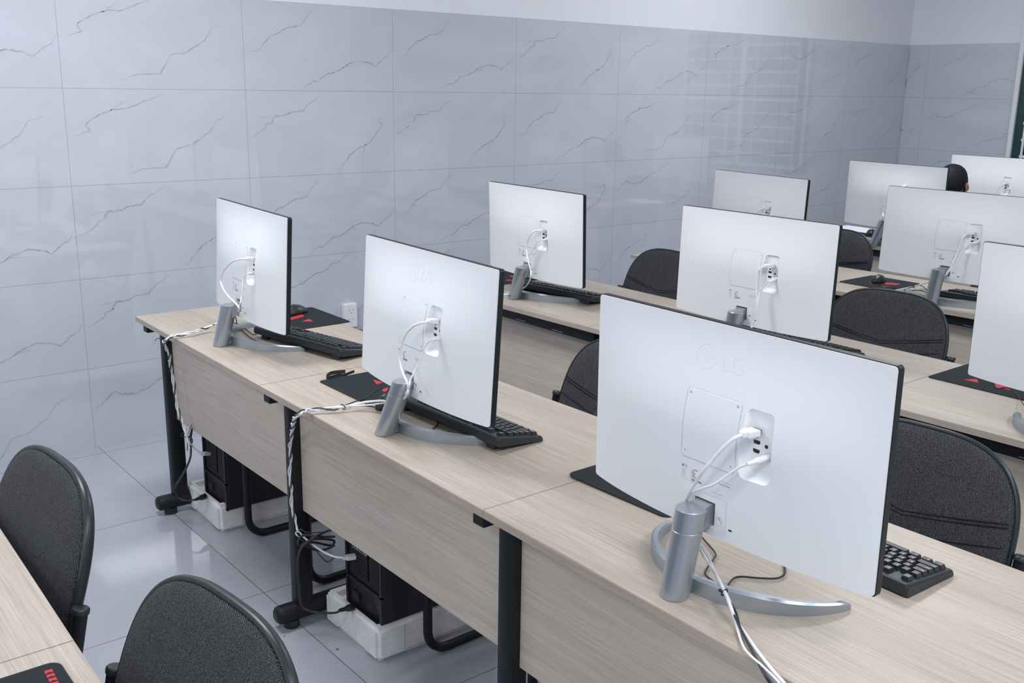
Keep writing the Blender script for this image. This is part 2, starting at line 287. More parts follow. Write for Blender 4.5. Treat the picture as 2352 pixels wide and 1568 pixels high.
CABLES = {
 'video3': [[0.0086,-3.5533,1.0805],[-0.0074,-3.5522,1.0814],[-0.0194,-3.5516,1.0809],[-0.0272,-3.5456,1.075],[-0.0317,-3.5333,1.0601],[-0.034,-3.5153,1.0354],[-0.0353,-3.4962,1.0074],[-0.0244,-3.4743,0.9796],[-0.0137,-3.4537,0.9531],[0.0021,-3.4331,0.9263],[0.0074,-3.4308,0.9066],[0.0076,-3.4404,0.8818],[0.0026,-3.4591,0.862],[0.0682,-3.4206,0.805],[0.0547,-3.4611,0.79],[0.0005,-3.5295,0.795],[-0.0212,-3.5596,0.79],[-0.0246,-3.5746,0.772],[-0.0338,-3.6019,0.7645],[-0.0599,-3.6461,0.7645],[-0.0855,-3.6941,0.7645],[-0.099,-3.7236,0.7645],[-0.0803,-3.7439,0.73]],
 'power3': [[0.0087,-3.577,1.0432],[-0.0032,-3.5738,1.0413],[-0.009,-3.5669,1.0369],[-0.0115,-3.5502,1.0264],[-0.0159,-3.5293,1.006],[-0.0202,-3.5078,0.985],[-0.0142,-3.4732,0.9629],[-0.0054,-3.4481,0.9429],[0.0052,-3.4315,0.9234],[0.0095,-3.4345,0.8993],[0.0096,-3.446,0.8752],[0.0025,-3.4649,0.8626],[0.0649,-3.4418,0.8],[0.04,-3.4802,0.79],[0.003,-3.5304,0.793],[-0.0149,-3.5605,0.782],[-0.0381,-3.5894,0.768],[-0.0754,-3.6347,0.767],[-0.0914,-3.6799,0.767],[-0.1075,-3.7219,0.767],[-0.0889,-3.744,0.73]],
 'keycable3': [[0.3081,-3.3974,0.765],[0.2604,-3.4484,0.7645],[0.2249,-3.4845,0.7645],[0.1952,-3.5092,0.7645],[0.1781,-3.5171,0.7645],[0.1587,-3.5147,0.7645],[0.1352,-3.4948,0.7645],[0.1174,-3.4752,0.7645],[0.0997,-3.47,0.7645],[0.041,-3.5022,0.78],[0.0045,-3.5255,0.792],[-0.0171,-3.5677,0.782],[-0.0323,-3.5898,0.77],[-0.0554,-3.6259,0.7645],[-0.0868,-3.671,0.7645],[-0.1133,-3.7126,0.7645],[-0.0948,-3.7354,0.73]],
 'mousecable3': [[0.1991,-3.2523,0.765],[0.1936,-3.3025,0.7645],[0.1716,-3.3488,0.7645],[0.1517,-3.3847,0.7645],[0.1329,-3.3973,0.7645],[0.0916,-3.416,0.7645],[0.0702,-3.4312,0.7645],[0.0428,-3.4801,0.775],[0.01,-3.5212,0.79],[-0.0242,-3.57,0.78],[-0.0451,-3.6089,0.768],[-0.0775,-3.6556,0.7645],[-0.1111,-3.7031,0.7645],[-0.0999,-3.7315,0.73]],
 'tie3': [[0.003,-3.5267,0.793]],
 'video2': [[0.0597,-2.5944,1.0715],[0.0434,-2.6022,1.0742],[0.0281,-2.6088,1.0754],[0.0183,-2.6018,1.0733],[0.014,-2.5756,1.0606],[0.0142,-2.5453,1.0357],[0.0134,-2.5272,1.0035],[0.0118,-2.5213,0.9704],[0.0039,-2.5463,0.9452],[-0.0034,-2.5742,0.9317],[-0.0047,-2.5833,0.9182],[-0.0003,-2.5686,0.8946],[0.095,-2.382,0.81],[0.0897,-2.3164,0.8],[0.0856,-2.2792,0.79],[0.0693,-2.2504,0.782],[0.0308,-2.2366,0.776],[0.0192,-2.2333,0.7747],[0.0074,-2.2303,0.7746],[-0.0041,-2.226,0.7754],[-0.0147,-2.2198,0.775],[-0.0244,-2.2127,0.7735],[-0.0344,-2.206,0.7711],[-0.0457,-2.2011,0.7693],[-0.0579,-2.1988,0.7689],[-0.0698,-2.1985,0.77],[-0.0825,-2.1985,0.7713],[-0.0914,-2.2071,0.7726],[-0.1009,-2.2123,0.7745],[-0.1011,-2.2049,0.7701],[-0.0987,-2.1957,0.7628],[-0.0966,-2.1862,0.7555],[-0.0948,-2.176,0.749],[-0.0925,-2.1653,0.7435],[-0.0891,-2.1544,0.739],[-0.0842,-2.144,0.7346],[-0.0784,-2.1345,0.7295],[-0.0728,-2.1256,0.7233],[-0.0681,-2.1167,0.7163],[-0.0647,-2.1073,0.7092],[-0.0619,-2.0972,0.7029],[-0.0588,-2.0865,0.6978],[-0.0547,-2.0758,0.6934],[-0.0494,-2.0657,0.6889],[-0.0435,-2.0565,0.6836],[-0.038,-2.0478,0.6768],[-0.0336,-2.0391,0.6693],[-0.0306,-2.0301,0.6616],[-0.0284,-2.0205,0.6545],[-0.026,-2.0105,0.6481],[-0.0227,-2.0006,0.6418],[-0.0186,-1.9915,0.6346],[-0.0143,-1.9837,0.6261],[-0.0107,-1.9773,0.6161],[-0.0081,-1.9716,0.6056],[-0.0066,-1.9658,0.5951],[-0.0057,-1.9598,0.5847],[-0.0047,-1.9537,0.5743],[-0.0029,-1.948,0.5637],[-0.0004,-1.9434,0.5526],[0.0017,-1.9408,0.5407],[0.0026,-1.9405,0.5283],[0.0021,-1.9412,0.5161],[0.0006,-1.9416,0.504],[-0.0011,-1.9414,0.492],[-0.0021,-1.9406,0.4799],[-0.0019,-1.9396,0.4677],[-0.0005,-1.939,0.4556],[0.0012,-1.9394,0.4435],[0.0022,-1.9409,0.4314],[0.0018,-1.9432,0.4194],[0.0003,-1.9456,0.4076],[-0.0013,-1.9474,0.3957],[-0.0022,-1.9486,0.3836],[-0.0017,-1.9502,0.3714],[-0.0001,-1.9535,0.3595],[0.001,-1.96,0.349],[0.0007,-1.9676,0.3394],[0.0,-1.9746,0.3295],[0.01,-2.0108,0.3098],[0.03,-2.0513,0.2892],[0.05,-2.0918,0.2784],[0.07,-2.1245,0.2799]],
 'videoplug2': [[0.07,-2.1245,0.2799],[0.1,-2.1347,0.2805]],
 'power2': [[0.0564,-2.6169,1.0348],[0.0421,-2.6216,1.0357],[0.0353,-2.6156,1.0334],[0.0301,-2.6052,1.0206],[0.024,-2.596,0.9924],[0.0125,-2.5891,0.9611],[-0.0019,-2.5885,0.9381],[-0.0028,-2.5785,0.9114],[0.115,-2.3442,0.8],[0.0905,-2.3061,0.79],[0.0733,-2.266,0.778],[0.0308,-2.2366,0.776],[0.0192,-2.2329,0.7768],[0.0083,-2.227,0.7769],[-0.0019,-2.2203,0.7742],[-0.0129,-2.2168,0.7699],[-0.0247,-2.2139,0.7674],[-0.0369,-2.2105,0.7677],[-0.0482,-2.2067,0.7705],[-0.0587,-2.2024,0.7739],[-0.0695,-2.1985,0.7762],[-0.0791,-2.2037,0.7708],[-0.0875,-2.2106,0.776],[-0.0986,-2.2177,0.7727],[-0.1018,-2.208,0.7648],[-0.1035,-2.1967,0.759],[-0.1025,-2.1844,0.7555],[-0.0983,-2.1726,0.7527],[-0.0916,-2.1624,0.7489],[-0.0842,-2.154,0.7429],[-0.0785,-2.1465,0.7346],[-0.0753,-2.1381,0.7256],[-0.0741,-2.1282,0.7178],[-0.0731,-2.1167,0.7126],[-0.0703,-2.1047,0.7095],[-0.0647,-2.0935,0.7071],[-0.0572,-2.084,0.7032],[-0.0496,-2.0761,0.6969],[-0.0439,-2.0686,0.6883],[-0.041,-2.0602,0.6793],[-0.04,-2.0503,0.6715],[-0.039,-2.039,0.6662],[-0.0361,-2.0272,0.6624],[-0.0307,-2.0164,0.6587],[-0.0237,-2.0073,0.653],[-0.0171,-2.0001,0.6445],[-0.0131,-1.9942,0.6339],[-0.0121,-1.9884,0.6226],[-0.0132,-1.9815,0.6123],[-0.0138,-1.9725,0.6034],[-0.0121,-1.9629,0.5955],[-0.0078,-1.9544,0.5869],[-0.002,-1.9488,0.5769],[0.003,-1.9465,0.5651],[0.005,-1.9463,0.5522],[0.0034,-1.9467,0.5396],[-0.0004,-1.9458,0.5278],[-0.0039,-1.9427,0.5162],[-0.0047,-1.9384,0.5041],[-0.0024,-1.9353,0.4919],[0.0013,-1.9354,0.4796],[0.0042,-1.9384,0.4676],[0.0046,-1.9426,0.4557],[0.0021,-1.9455,0.4435],[-0.0016,-1.9458,0.4315],[-0.0044,-1.9439,0.4194],[-0.0045,-1.9417,0.407],[-0.0018,-1.9413,0.3944],[0.0019,-1.9441,0.3824],[0.0045,-1.9499,0.3713],[0.0043,-1.9574,0.3612],[0.0009,-1.9636,0.3511],[-0.0008,-1.9687,0.3402],[0.0,-1.9746,0.3295],[0.0,-1.9596,0.3142],[0.0,-1.9895,0.3115]],
 'keycable2': [[0.1746,-2.4416,0.775],[0.1623,-2.4632,0.768],[0.1459,-2.4809,0.7645],[0.1192,-2.4945,0.7645],[0.0936,-2.4838,0.7645],[0.0862,-2.4454,0.7645],[0.0869,-2.4038,0.7645],[0.0926,-2.3427,0.7645],[0.1043,-2.2742,0.7645],[0.0805,-2.2423,0.768],[0.0308,-2.2366,0.776],[0.0198,-2.2314,0.7746],[0.0084,-2.2278,0.7714],[-0.0039,-2.2267,0.7692],[-0.0165,-2.2242,0.7711],[-0.0277,-2.218,0.774],[-0.0366,-2.2092,0.7759],[-0.0456,-2.2005,0.7754],[-0.0567,-2.1944,0.773],[-0.0701,-2.1923,0.7707],[-0.0811,-2.1989,0.7773],[-0.0926,-2.2043,0.778],[-0.1011,-2.2149,0.7801],[-0.1073,-2.2044,0.7699],[-0.1028,-2.1926,0.7662],[-0.0963,-2.1831,0.7609],[-0.0903,-2.1751,0.7532],[-0.0867,-2.1671,0.7441],[-0.0853,-2.1579,0.7356],[-0.0848,-2.1469,0.7292],[-0.083,-2.135,0.7254],[-0.0785,-2.1233,0.7229],[-0.0716,-2.1131,0.7199],[-0.0637,-2.1046,0.7146],[-0.0572,-2.097,0.7069],[-0.0532,-2.089,0.6979],[-0.0516,-2.0795,0.6896],[-0.0507,-2.0684,0.6835],[-0.0484,-2.0565,0.6798],[-0.0436,-2.0452,0.677],[-0.0365,-2.0353,0.6732],[-0.029,-2.0272,0.6668],[-0.0232,-2.0201,0.6579],[-0.0203,-2.0129,0.6478],[-0.02,-2.0048,0.6382],[-0.0205,-1.9954,0.6302],[-0.0197,-1.985,0.6234],[-0.0164,-1.975,0.6164],[-0.0107,-1.9668,0.6085],[-0.0046,-1.9611,0.5986],[-0.0002,-1.958,0.5868],[0.001,-1.9561,0.5743],[-0.0005,-1.9535,0.5622],[-0.0028,-1.9488,0.5509],[-0.0041,-1.9431,0.5402],[-0.003,-1.938,0.5287],[0.0,-1.9354,0.5165],[0.0033,-1.9361,0.5042],[0.0048,-1.9395,0.492],[0.0033,-1.9434,0.4801],[-0.0002,-1.9455,0.468],[-0.0036,-1.9444,0.4557],[-0.0048,-1.9409,0.4435],[-0.0031,-1.9376,0.4313],[0.0005,-1.9371,0.4189],[0.0038,-1.9405,0.4068],[0.0048,-1.9463,0.3955],[0.0028,-1.9521,0.3845],[-0.0009,-1.956,0.3732],[-0.004,-1.9579,0.3614],[-0.0031,-1.9603,0.3491],[-0.0008,-1.9664,0.3386],[0.0,-1.9746,0.3295],[0.0,-1.9903,0.3215]],
 'mousecable2': [[0.2131,-2.1161,0.7645],[0.1796,-2.1284,0.7645],[0.1423,-2.1574,0.7645],[0.1181,-2.1746,0.7645],[0.0765,-2.1919,0.768],[0.0276,-2.219,0.772]],
 'tie2': [[0.0175,-2.2323,0.775]],
 'powerlead2': [[0.12,-1.9807,0.3039],[0.05,-2.0436,0.3356],[0.0,-2.058,0.3333],[-0.01,-2.0214,0.2989],[-0.01,-1.994,0.2606],[-0.01,-1.9844,0.2076],[-0.01,-1.9912,0.1539],[-0.01,-1.9935,0.1121],[0.0,-1.9998,0.0858],[0.03,-2.024,0.0749],[0.06,-2.0705,0.084],[0.08,-2.0795,0.0913]],
 'powerplug2': [[0.06,-2.1159,0.1142],[0.1,-2.1145,0.11]],
 'loop2': [[0.1,-2.0107,0.2953],[0.03,-2.0541,0.3315],[-0.0,-2.0181,0.3319],[-0.01,-1.998,0.3106],[0.0,-1.9877,0.2872],[0.02,-2.0324,0.3179],[0.1,-2.002,0.2807],[0.09,-2.0061,0.2682],[0.02,-2.0317,0.308],[0.0,-2.0158,0.3008],[0.03,-2.016,0.2755],[0.06,-2.0211,0.2686],[0.1,-2.0091,0.2664]],
 'loop2b': [[0.1,-2.0041,0.3167],[0.04,-2.0358,0.3355],[0.0,-2.0324,0.3455],[0.0,-1.9917,0.34],[0.0,-1.9734,0.3152],[0.0,-2.0163,0.3079],[0.02,-2.0359,0.2916],[0.03,-2.0501,0.2707],[0.05,-2.0563,0.2464],[0.09,-2.0253,0.236]],
 'video1': [[0.0877,-1.5536,1.0692],[0.0711,-1.565,1.0723],[0.0555,-1.5741,1.0737],[0.0459,-1.5668,1.0736],[0.0437,-1.5121,1.0592],[0.0465,-1.4417,1.0249],[0.047,-1.4013,0.986],[0.0417,-1.427,0.9593],[0.0297,-1.5029,0.9437],[0.0228,-1.5698,0.9353],[0.0228,-1.5872,0.9218],[0.1645,-1.2264,0.82],[0.1328,-1.2052,0.8],[0.1,-1.2029,0.79],[0.0891,-1.2002,0.7856],[0.0778,-1.1979,0.7825],[0.0663,-1.1959,0.7806],[0.0547,-1.1964,0.7759],[0.0447,-1.2037,0.7735],[0.0342,-1.2099,0.7741],[0.0226,-1.2134,0.7724],[0.0106,-1.2153,0.7714],[-0.0017,-1.2167,0.7716],[-0.0138,-1.2164,0.7727],[-0.0259,-1.2142,0.7735],[-0.037,-1.2091,0.7734],[-0.0475,-1.2128,0.7699],[-0.0558,-1.2208,0.7725],[-0.064,-1.2292,0.7749],[-0.0727,-1.2376,0.7762],[-0.0815,-1.2459,0.7757],[-0.0883,-1.2447,0.7706],[-0.0864,-1.2328,0.7679],[-0.0827,-1.2216,0.7648],[-0.0789,-1.211,0.7605],[-0.0759,-1.2004,0.7554],[-0.0739,-1.1896,0.7502],[-0.0725,-1.1785,0.7458],[-0.0709,-1.167,0.7423],[-0.0681,-1.1555,0.7394],[-0.0639,-1.1448,0.7355],[-0.0584,-1.1353,0.7297],[-0.0524,-1.1277,0.7219],[-0.0464,-1.1223,0.7129],[-0.0414,-1.1174,0.703],[-0.0375,-1.1112,0.6931],[-0.0342,-1.103,0.6846],[-0.0306,-1.0936,0.6779],[-0.026,-1.0841,0.672],[-0.0208,-1.0752,0.6657],[-0.016,-1.0668,0.6584],[-0.0124,-1.0585,0.6503],[-0.01,-1.0499,0.642],[-0.0084,-1.0407,0.6344],[-0.0067,-1.0311,0.6274],[-0.004,-1.0219,0.62],[-0.0005,-1.0151,0.6104],[0.0025,-1.0154,0.5977],[0.0036,-1.0229,0.5876],[0.0029,-1.032,0.5795],[0.0013,-1.0394,0.5698],[-0.0004,-1.0429,0.5579],[-0.0018,-1.0433,0.5457],[-0.0022,-1.0426,0.5336],[-0.0012,-1.0428,0.5213],[0.0005,-1.0454,0.5095],[0.0019,-1.0498,0.4982],[0.0021,-1.0553,0.4873],[0.0011,-1.0608,0.4766],[-0.0006,-1.0658,0.4658],[-0.002,-1.0703,0.4548],[-0.0021,-1.0756,0.4439],[-0.0009,-1.0824,0.4338],[0.0008,-1.0908,0.425],[0.002,-1.0999,0.4172],[0.002,-1.1094,0.4096],[0.0005,-1.1181,0.4013],[-0.0003,-1.126,0.3922],[0.0,-1.134,0.3832],[0.02,-1.1205,0.3388],[0.04,-1.1268,0.313],[0.05,-1.1283,0.3012]],
 'videoplug1': [[0.05,-1.1283,0.3012],[0.085,-1.1132,0.2905]],
 'power1': [[0.0847,-1.5616,1.0251],[0.07,-1.5714,1.0267],[0.0633,-1.5636,1.0235],[0.0583,-1.5506,1.0082],[0.0514,-1.5564,0.9822],[0.0444,-1.5585,0.9487],[0.0326,-1.5698,0.9313],[0.1584,-1.2221,0.82],[0.1,-1.2029,0.79],[0.0888,-1.199,0.7873],[0.0784,-1.1938,0.7832],[0.0671,-1.1916,0.7762],[0.0568,-1.2017,0.7734],[0.0453,-1.2058,0.7793],[0.0327,-1.2072,0.7796],[0.0224,-1.2143,0.7785],[0.0104,-1.2174,0.7772],[-0.0019,-1.215,0.7776],[-0.0136,-1.211,0.7758],[-0.0244,-1.2084,0.7721],[-0.036,-1.206,0.7681],[-0.0485,-1.2111,0.7758],[-0.0598,-1.2168,0.7751],[-0.0688,-1.2257,0.7729],[-0.0751,-1.2361,0.7707],[-0.0805,-1.247,0.7697],[-0.0834,-1.2431,0.7742],[-0.0803,-1.2338,0.7674],[-0.0791,-1.2238,0.7602],[-0.0799,-1.2126,0.7546],[-0.0808,-1.2005,0.7516],[-0.0798,-1.1879,0.7508],[-0.076,-1.1759,0.7502],[-0.0699,-1.1649,0.7481],[-0.0632,-1.1555,0.7432],[-0.058,-1.1468,0.7354],[-0.0549,-1.1391,0.7264],[-0.0527,-1.1323,0.7178],[-0.0505,-1.1244,0.7087],[-0.0469,-1.1155,0.7008],[-0.0411,-1.1064,0.6947],[-0.0335,-1.0988,0.689],[-0.0258,-1.0925,0.6817],[-0.0202,-1.0863,0.6722],[-0.0176,-1.0791,0.6621],[-0.0173,-1.07,0.6533],[-0.0175,-1.0593,0.6468],[-0.0158,-1.0477,0.6422],[-0.0116,-1.0367,0.6379],[-0.0053,-1.0271,0.6319],[0.001,-1.0199,0.623],[0.0055,-1.0165,0.6112],[0.0058,-1.0202,0.5999],[0.002,-1.0274,0.5915],[-0.0025,-1.034,0.5818],[-0.0047,-1.038,0.5694],[-0.0036,-1.0376,0.5571],[-0.0003,-1.0373,0.5452],[0.0032,-1.0394,0.5332],[0.0048,-1.0444,0.5217],[0.0035,-1.0506,0.5109],[0.0001,-1.0555,0.5],[-0.0034,-1.058,0.4883],[-0.0048,-1.059,0.4759],[-0.0033,-1.0607,0.4634],[0.0003,-1.0653,0.4517],[0.0036,-1.0736,0.4424],[0.0048,-1.0843,0.4354],[0.003,-1.0949,0.4291],[-0.0006,-1.1041,0.421],[-0.0038,-1.1109,0.411],[-0.0032,-1.1168,0.4],[-0.0009,-1.1246,0.3908],[0.0,-1.134,0.3832],[0.0,-1.155,0.3402]],
 'keycable1': [[0.2271,-1.5281,0.775],[0.2055,-1.5638,0.768],[0.1935,-1.5595,0.7645],[0.1732,-1.5382,0.7645],[0.1538,-1.4826,0.7645],[0.1569,-1.3767,0.7645],[0.1749,-1.2681,0.7645],[0.2029,-1.1515,0.7645],[0.1859,-1.1759,0.8],[0.156,-1.1689,0.79],[0.1,-1.2029,0.79],[0.09,-1.1986,0.7848],[0.0792,-1.197,0.7787],[0.0676,-1.1999,0.7761],[0.0551,-1.1995,0.7812],[0.0422,-1.1987,0.7762],[0.032,-1.2047,0.7717],[0.0208,-1.2077,0.7738],[0.0098,-1.2097,0.7741],[-0.0014,-1.2106,0.7705],[-0.0134,-1.2129,0.7677],[-0.0259,-1.2152,0.7674],[-0.0381,-1.2139,0.7696],[-0.0513,-1.208,0.7686],[-0.0585,-1.219,0.7672],[-0.0632,-1.2305,0.7689],[-0.0688,-1.2411,0.7728],[-0.077,-1.2501,0.7766],[-0.084,-1.2464,0.7665],[-0.0866,-1.2348,0.762],[-0.0873,-1.2221,0.7606],[-0.0849,-1.2096,0.7605],[-0.0798,-1.1981,0.7595],[-0.0734,-1.1878,0.7561],[-0.068,-1.1782,0.7499],[-0.065,-1.1687,0.7425],[-0.0643,-1.1583,0.7354],[-0.0643,-1.1475,0.7299],[-0.0627,-1.1364,0.7254],[-0.0579,-1.1261,0.7197],[-0.0504,-1.1177,0.7136],[-0.0416,-1.1122,0.7063],[-0.0335,-1.1089,0.6972],[-0.0284,-1.1047,0.6861],[-0.0267,-1.0976,0.6752],[-0.0266,-1.0878,0.667],[-0.0255,-1.0764,0.6618],[-0.0219,-1.0649,0.658],[-0.016,-1.0548,0.6536],[-0.0092,-1.0464,0.6471],[-0.0037,-1.0393,0.6381],[-0.0008,-1.0328,0.6279],[-0.0003,-1.0264,0.6179],[-0.0011,-1.0209,0.6085],[-0.0024,-1.019,0.5992],[-0.0025,-1.0218,0.5873],[-0.0006,-1.0279,0.5764],[0.0022,-1.0339,0.5673],[0.0045,-1.0392,0.5573],[0.0043,-1.0442,0.5458],[0.0015,-1.0475,0.5341],[-0.0022,-1.0487,0.5226],[-0.0046,-1.0488,0.5104],[-0.0042,-1.0487,0.4978],[-0.0012,-1.0504,0.4856],[0.0025,-1.0552,0.4743],[0.0047,-1.0629,0.4644],[0.004,-1.0716,0.4556],[0.0009,-1.08,0.4471],[-0.0028,-1.0868,0.4377],[-0.0048,-1.0927,0.4269],[-0.0038,-1.0984,0.4158],[-0.0006,-1.1053,0.4057],[0.002,-1.1153,0.3986],[0.0016,-1.1254,0.3916],[0.0,-1.134,0.3832],[0.02,-1.1323,0.362],[0.02,-1.1012,0.3197]],
 'mousecable1': [[0.236,-1.2586,0.765],[0.2032,-1.3113,0.7645],[0.1854,-1.3218,0.7645],[0.1924,-1.2648,0.7645],[0.207,-1.179,0.7645],[0.1785,-1.19,0.78],[0.1423,-1.2003,0.79]],
 'powerlead1': [[0.05,-1.0552,0.3752],[0.03,-1.0886,0.3472],[0.0,-1.1592,0.3168],[-0.01,-1.1452,0.2736],[-0.01,-1.0867,0.2183],[-0.01,-1.0169,0.1563],[-0.01,-1.0075,0.1273],[0.0,-1.0158,0.1033],[0.01,-1.0449,0.102],[0.03,-1.0659,0.1058],[0.045,-1.0699,0.1068]],
 'powerplug1': [[0.045,-1.0699,0.1068],[0.085,-1.0533,0.1031]],
 'wisp1': [[-0.05,-1.0946,0.7289],[-0.06,-1.0993,0.7407],[-0.06,-1.0729,0.7337],[-0.06,-1.0537,0.7219]],
 'wisp1b': [[0.02,-1.0913,0.3584],[0.01,-1.0676,0.3587],[0.01,-1.047,0.3594],[0.01,-1.07,0.3727],[0.02,-1.0939,0.3741],[0.03,-1.0872,0.3883],[0.05,-1.0537,0.3915]],
 'wisp1c': [[0.06,-1.0443,0.3869],[0.03,-1.0886,0.3721],[0.01,-1.1154,0.351],[0.0,-1.1282,0.3239]],
 'video4': [[1.3192,-1.5131,1.0602],[1.303,-1.5164,1.0601],[1.2881,-1.5129,1.0609],[1.2816,-1.505,1.057],[1.2748,-1.4899,1.0404],[1.2767,-1.4727,1.0055],[1.2727,-1.4758,0.9718],[1.2468,-1.5186,0.9423],[1.2419,-1.5386,0.9115],[1.2431,-1.5355,0.88],[1.3953,-1.3276,0.8],[1.3362,-1.3488,0.79],[1.2983,-1.3391,0.78],[1.2749,-1.3257,0.775],[1.1953,-1.3558,0.768],[1.141,-1.3694,0.7645]],
 'power4': [[1.3192,-1.5378,1.0274],[1.305,-1.5412,1.0273],[1.2985,-1.5307,1.0248],[1.2947,-1.5119,1.0142],[1.2921,-1.4844,0.9798],[1.2841,-1.4628,0.9481],[1.2805,-1.4489,0.9238],[1.3946,-1.3191,0.83],[1.4135,-1.2827,0.8],[1.3577,-1.3082,0.79],[1.3178,-1.3091,0.78],[1.2914,-1.3048,0.775],[1.2133,-1.3269,0.768],[1.1634,-1.3342,0.7645]],
 'keycable4': [[1.5548,-1.1773,0.785],[1.5269,-1.2401,0.775],[1.4813,-1.2942,0.77],[1.4311,-1.3055,0.7645],[1.3968,-1.304,0.7645],[1.3191,-1.3561,0.775],[1.2794,-1.3571,0.778]],
 'mousecable4': [[1.4588,-1.3716,0.765],[1.4261,-1.368,0.7645],[1.4211,-1.3317,0.7645],[1.4396,-1.2665,0.7645],[1.4781,-1.2576,0.77],[1.4824,-1.2406,0.78]],
 'video5': [[1.3598,-2.5656,1.0705],[1.3438,-2.5628,1.0703],[1.3287,-2.5611,1.0688],[1.3186,-2.5591,1.0654],[1.3132,-2.5532,1.0484],[1.3106,-2.5546,1.0185],[1.3068,-2.5629,0.9786],[1.3012,-2.5687,0.9454],[1.3006,-2.5651,0.9169],[1.2999,-2.5598,0.8878],[1.3042,-2.5491,0.8567],[1.3953,-2.4656,0.79]],
 'power5': [[1.3591,-2.5866,1.0294],[1.3451,-2.5859,1.0267],[1.3379,-2.5801,1.0224],[1.3326,-2.5718,1.0119],[1.327,-2.56,0.9869],[1.3165,-2.5619,0.9633],[1.306,-2.5674,0.9376],[1.3024,-2.5646,0.9067],[1.3046,-2.5555,0.8764],[1.3089,-2.5427,0.8477],[1.3672,-2.4808,0.79]],
 'video7': [[2.6677,-2.5461,1.0704],[2.6515,-2.5421,1.0694],[2.6361,-2.5383,1.065],[2.6255,-2.5345,1.055],[2.619,-2.5292,1.0255],[2.6121,-2.5237,0.9855],[2.5956,-2.5207,0.9518],[2.5937,-2.5077,0.9203],[2.602,-2.4918,0.8959],[2.9744,-2.2619,0.8],[2.9633,-2.2284,0.79],[2.8947,-2.2169,0.78],[2.8542,-2.2,0.772],[2.7822,-2.191,0.767],[2.717,-2.189,0.7645],[2.7042,-2.1341,0.7645],[2.6544,-2.123,0.7645]],
 'power7': [[2.6671,-2.5669,1.035],[2.6529,-2.5637,1.034],[2.6454,-2.556,1.0285],[2.6373,-2.5441,1.0155],[2.6279,-2.534,0.9941],[2.6166,-2.5289,0.9684],[2.6,-2.52,0.939],[2.6026,-2.4977,0.9038],[2.9412,-2.2761,0.8],[2.9658,-2.2234,0.785],[2.8795,-2.2118,0.775],[2.8208,-2.1886,0.77],[2.7518,-2.1989,0.766],[2.7178,-2.1781,0.7645],[2.6945,-2.1506,0.7645],[2.629,-2.1285,0.7645]],
 'keycable7': [[2.8618,-2.2885,0.7645],[2.8838,-2.2456,0.7645],[2.8512,-2.2232,0.7645],[2.7983,-2.2334,0.7645],[2.842,-2.1934,0.7645],[2.857,-2.2083,0.775],[2.8646,-2.22,0.778]],
 'mousecable7': [[2.8686,-2.0541,0.7645],[2.8338,-2.0797,0.7645],[2.8426,-2.1343,0.7645],[2.8289,-2.1942,0.77],[2.9377,-2.2033,0.775],[2.9476,-2.2301,0.7645],[2.8989,-2.2677,0.7645]],
 'tie7': [[2.8653,-2.2212,0.782]],
 'video6': [[2.6728,-1.554,1.0697],[2.657,-1.5512,1.0683],[2.6423,-1.5476,1.0668],[2.633,-1.5403,1.0605],[2.6292,-1.5273,1.0431],[2.6295,-1.5173,1.0113],[2.6229,-1.5171,0.9602]],
 'power6': [[2.6674,-1.586,1.0387],[2.6515,-1.5835,1.0354],[2.6429,-1.5708,1.0285],[2.6352,-1.5469,0.9998],[2.6258,-1.5324,0.9618]],
 'video9': [[5.2661,-1.4395,1.054],[5.2501,-1.4363,1.0517],[5.2352,-1.4331,1.0467],[5.2255,-1.4226,1.0353],[5.2209,-1.4088,1.0095],[5.2193,-1.3966,0.9809],[5.2168,-1.3878,0.9303]],
 'power9': [[5.2659,-1.4636,1.0203],[5.252,-1.4595,1.0179],[5.2452,-1.4497,1.0119],[5.2355,-1.4365,1.0002],[5.2259,-1.4223,0.9746],[5.2214,-1.4078,0.932]],
 'video8': [[3.9319,-1.5139,1.1052],[3.9162,-1.5081,1.1008],[3.8966,-1.5,1.0915],[3.888,-1.4738,1.0469],[3.8898,-1.4418,0.9958],[3.8855,-1.4305,0.9563],[3.8806,-1.432,0.9229],[4.3617,-1.1365,0.81],[4.037,-1.3047,0.79],[4.0039,-1.2844,0.78],[4.0137,-1.2312,0.77],[4.0239,-1.1735,0.7645]],
 'mousecable10': [[1.7239,-3.1316,0.775],[1.707,-3.1494,0.7645],[1.6679,-3.1763,0.7645],[1.6885,-3.1857,0.7645],[1.6979,-3.198,0.7645],[1.6635,-3.232,0.7645],[1.5809,-3.286,0.77],[1.5134,-3.3243,0.78],[1.4884,-3.3647,0.7645]],
 'strap': [[0.2058,-1.9146,0.761],[0.1854,-1.9073,0.761],[0.1628,-1.9058,0.761],[0.1386,-1.9246,0.761],[0.1305,-1.9366,0.761],[0.1295,-1.9444,0.761],[0.1372,-1.9471,0.761],[0.1542,-1.943,0.761],[0.1719,-1.9378,0.761],[0.1909,-1.9407,0.761],[0.2089,-1.939,0.761],[0.2212,-1.9405,0.761]],
}
